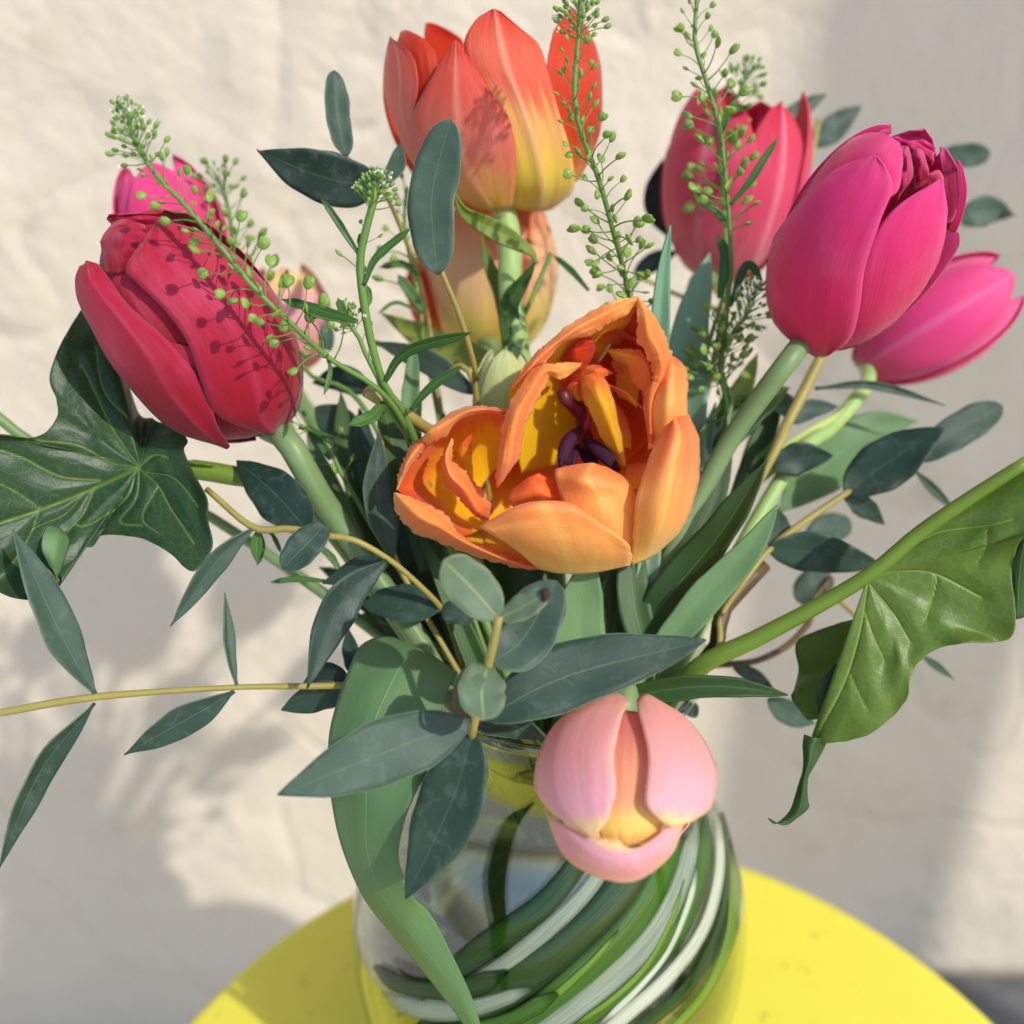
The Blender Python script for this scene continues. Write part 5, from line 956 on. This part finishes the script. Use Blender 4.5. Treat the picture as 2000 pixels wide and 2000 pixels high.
def cress(label, pts, ang, n_pod, n_bud, t_end, seed, L=0.0095, leaves=(), r=(0.0006, 0.0014), bud_t=0.12, head=0.012, side=0.8):
    """pts run from the flowering tip down to the vase mouth; pods sit on the first t_end of the visible length"""
    o = thing('peppercress_stalk', label, 'peppercress', (VX, VY, 0.0065)); rr = np.random.RandomState(seed)
    vis = arclen(pts, 120); T, N, B = frames(vis)
    tube('stem', list(pts)+into_vase(ang, .022), r[0], r[1], M['cress_stem'], o, n=80, sides=8, wob=0.1)
    for i in range(n_pod):
        tt = bud_t+(t_end-bud_t)*(i+rr.uniform(-.3, .3))/n_pod; k = int(np.clip(tt, 0, 1)*119); a = i*2.39996+rr.uniform(-.3, .3)
        out = math.cos(a)*N[k]+math.sin(a)*B[k]; g = np.clip((tt-bud_t)/max(t_end*0.5, 1e-3), 0, 1)
        d = out*side+(-T[k])*(0.75-0.4*g)+np.array([0, 0, 0.15])+rr.normal(0, .1, 3)
        s = L*(0.5+0.42*g)*rr.uniform(.7, 1.22)
        put(PODS[i % 3], 'seed_pod', vis[k]+out*0.0005, d, s, o, rr.uniform(0, 6.28))
    for i in range(n_bud):
        f = (i+0.5)/n_bud; tt = bud_t*f**1.2; k = int(tt*119); a = i*2.39996
        out = math.cos(a)*N[k]+math.sin(a)*B[k]
        d = out*(0.35+0.75*f)+(-T[k])*(1.15-0.65*f)+rr.normal(0, .08, 3)
        put(PODS[3 if i % 5 in (1, 3) and f > 0.2 else 4], 'flower_bud', vis[k], d, L*(0.42+0.34*f)*rr.uniform(.85, 1.15), o, rr.uniform(0, 6.28))
    for fr, p, wd, kw in leaves: lf(fr, p, wd, 'cress_leaf', o, prof='narrow', **kw)
    return o
cress('peppercress stalk with white budding tip slanting across the crimson tulip', list(WP('A', [(690,215,262),(740,370,262),(850,540,263),(1010,705,264),(1200,930,266),(1380,1150,269),(1560,1320,273)]))+list(WP('I', [(560,390,282),(900,600,290),(1100,850,302),(1280,1300,316)])), -30, 60, 60, 0.62, 1, L=0.0090, bud_t=0.10, leaves=[
  ('I', [(540,380,283),(560,480,282),(515,660,280)], 40, {}), ('A', [(1930,1320,276),(1750,1265,278),(1520,1200,280)], 60, {})])
cress('tall peppercress stalk with seed pods before the red tulip', list(WP('B', [(1470,-10,276),(1462,200,277),(1440,500,279),(1480,720,281),(1570,960,286),(1650,1250,296),(1730,1600,322)]))+[W('D', 1430, 420, 345), W('D', 1300, 900, 356)], 150, 82, 60, 0.70, 2, L=0.0092, bud_t=0.075)
cress('tall peppercress stalk rising past the coral tulip to the top', list(WP('C', [(250,-160,312),(285,0,312),(275,200,312),(330,400,314),(400,650,318),(440,1000,322),(460,1350,328)]))+list(WP('K', [(880,300,330),(840,700,332),(800,1100,334),(830,1500,334)])), 110, 58, 0, 0.56, 3, L=0.0094, bud_t=0.0, leaves=[
  ('C', [(455,1030,322),(560,900,320),(695,690,318)], 40, {}), ('C', [(450,1150,324),(370,1050,323),(260,965,322)], 40, {}), ('C', [(400,1500,330),(430,1300,330),(390,1180,330)], 60, {}), ('K', [(880,560,332),(1000,260,330),(1120,380,328)], 70, {})])
cress('short peppercress stalk with rounded white bud head left of centre', list(WP('N', [(325,40,276),(310,160,277),(245,400,279),(205,620,282),(230,900,285),(290,1230,289),(390,1560,294)]))+list(WP('I', [(1080,740,300),(1200,1000,308),(1330,1400,318)])), -15, 5, 58, 0.35, 4, L=0.0078, bud_t=0.07, side=0.9, r=(0.0009, 0.0026), leaves=[
  ('N', [(235,800,283),(330,590,281),(590,370,278)], 62, dict(fold=0.3)), ('N', [(190,560,281),(90,400,280),(-30,220,278),(-90,150,277)], 55, dict(fold=0.3)),
  ('N', [(385,1540,293),(560,1300,288),(1050,1155,280)], 90, dict(fold=0.3, roll=20)), ('N', [(590,1740,298),(740,1570,294),(975,1410,290)], 70, dict(fold=0.3)),
  ('I', [(970,720,297),(870,830,292),(705,885,287)], 110, dict(fold=0.2, roll=30)), ('N', [(225,1000,286),(270,900,287),(260,800,288)], 60, {}), ('N', [(200,520,281),(198,470,281),(205,410,281)], 30, {})])
cress('peppercress side shoot with a tight green bud tip', list(WP('N', [(110,1000,286),(120,1080,286),(200,1200,288),(260,1350,290),(340,1500,293)]))+list(WP('I', [(1000,760,300),(1150,1000,310),(1300,1400,320)])), -25, 3, 34, 0.3, 5, L=0.006, bud_t=0.10, leaves=[
  ('N', [(130,1090,286),(80,1010,284),(40,900,282)], 70, {}), ('N', [(160,1120,287),(60,1060,285),(-160,1010,283),(-260,960,282)], 60, {})])
cress('blurred peppercress stalk behind the crimson tulip with green pods', list(WP('A', [(1180,560,352),(1230,700,350),(1260,900,348),(1330,1100,346),(1480,1320,344)]))+list(WP('I', [(400,500,342),(900,900,336)])), -80, 34, 18, 0.55, 6, L=0.0125, bud_t=0.06)
cress('shaded peppercress with dark clustered pods below the coral tulip', list(WP('K', [(1050,470,328),(1000,640,328),(900,760,330),(810,940,332),(800,1100,332),(850,1350,332),(820,1700,330)]))+list(WP('L', [(500,400,328)])), 60, 40, 50, 0.42, 7, L=0.0095, bud_t=0.16, leaves=[('K', [(840,1430,332),(720,1450,330),(640,1530,328)], 30, {})])
cress('second shaded peppercress stalk with round pods beside the upright leaf', list(WP('K', [(800,640,330),(780,800,330),(760,900,331),(740,1060,332),(830,1250,334)]))+list(WP('L', [(420,300,330)])), 70, 26, 0, 0.5, 8, L=0.0095, bud_t=0.0)
cress('blurred peppercress tip crossing the top of the coral tulip', list(WP('C', [(540,370,356),(500,470,356),(440,600,358),(400,760,360),(420,1000,360),(430,1400,356)]))+list(WP('K', [(700,900,345)])), 125, 30, 30, 0.5, 9, L=0.0115, bud_t=0.10, leaves=[('C', [(390,700,358),(450,560,356),(560,540,355)], 40, {})])
cress('peppercress stalk with slim toothed leaves left under the crimson tulip', list(WP('I', [(340,900,318),(520,1000,319),(640,1250,320),(760,1450,320),(900,1700,320)])), -45, 8, 6, 0.9, 10, L=0.010, leaves=[
  ('I', [(320,910,318),(450,940,318),(610,1000,318)], 40, {}), ('J', [(640,450,316),(560,330,316),(470,260,316)], 60, {}), ('J', [(520,520,318),(320,505,318),(110,530,318)], 50, {}), ('I', [(560,1150,319),(450,980,320),(380,880,321)], 60, {}), ('J', [(20,130,312),(40,260,312),(10,400,312)], 60, {}), ('J', [(70,140,312),(130,180,312),(190,310,312)], 35, {})])
cress('sparse peppercress with dark slim leaves left of the peach tulip', list(WP('N', [(560,60,344),(540,300,344),(560,480,345),(650,900,346),(680,1150,346),(720,1400,344)])), -120, 14, 4, 0.6, 11, L=0.011, leaves=[
  ('N', [(690,1000,345),(590,860,344),(490,720,343)], 90, {}), ('N', [(660,720,345),(520,640,344),(350,665,343)], 60, {}), ('N', [(640,1000,345),(480,930,344),(340,1010,343)], 30, {}), ('N', [(1932,840,340),(1800,690,341),(1660,570,342)], 50, {})])
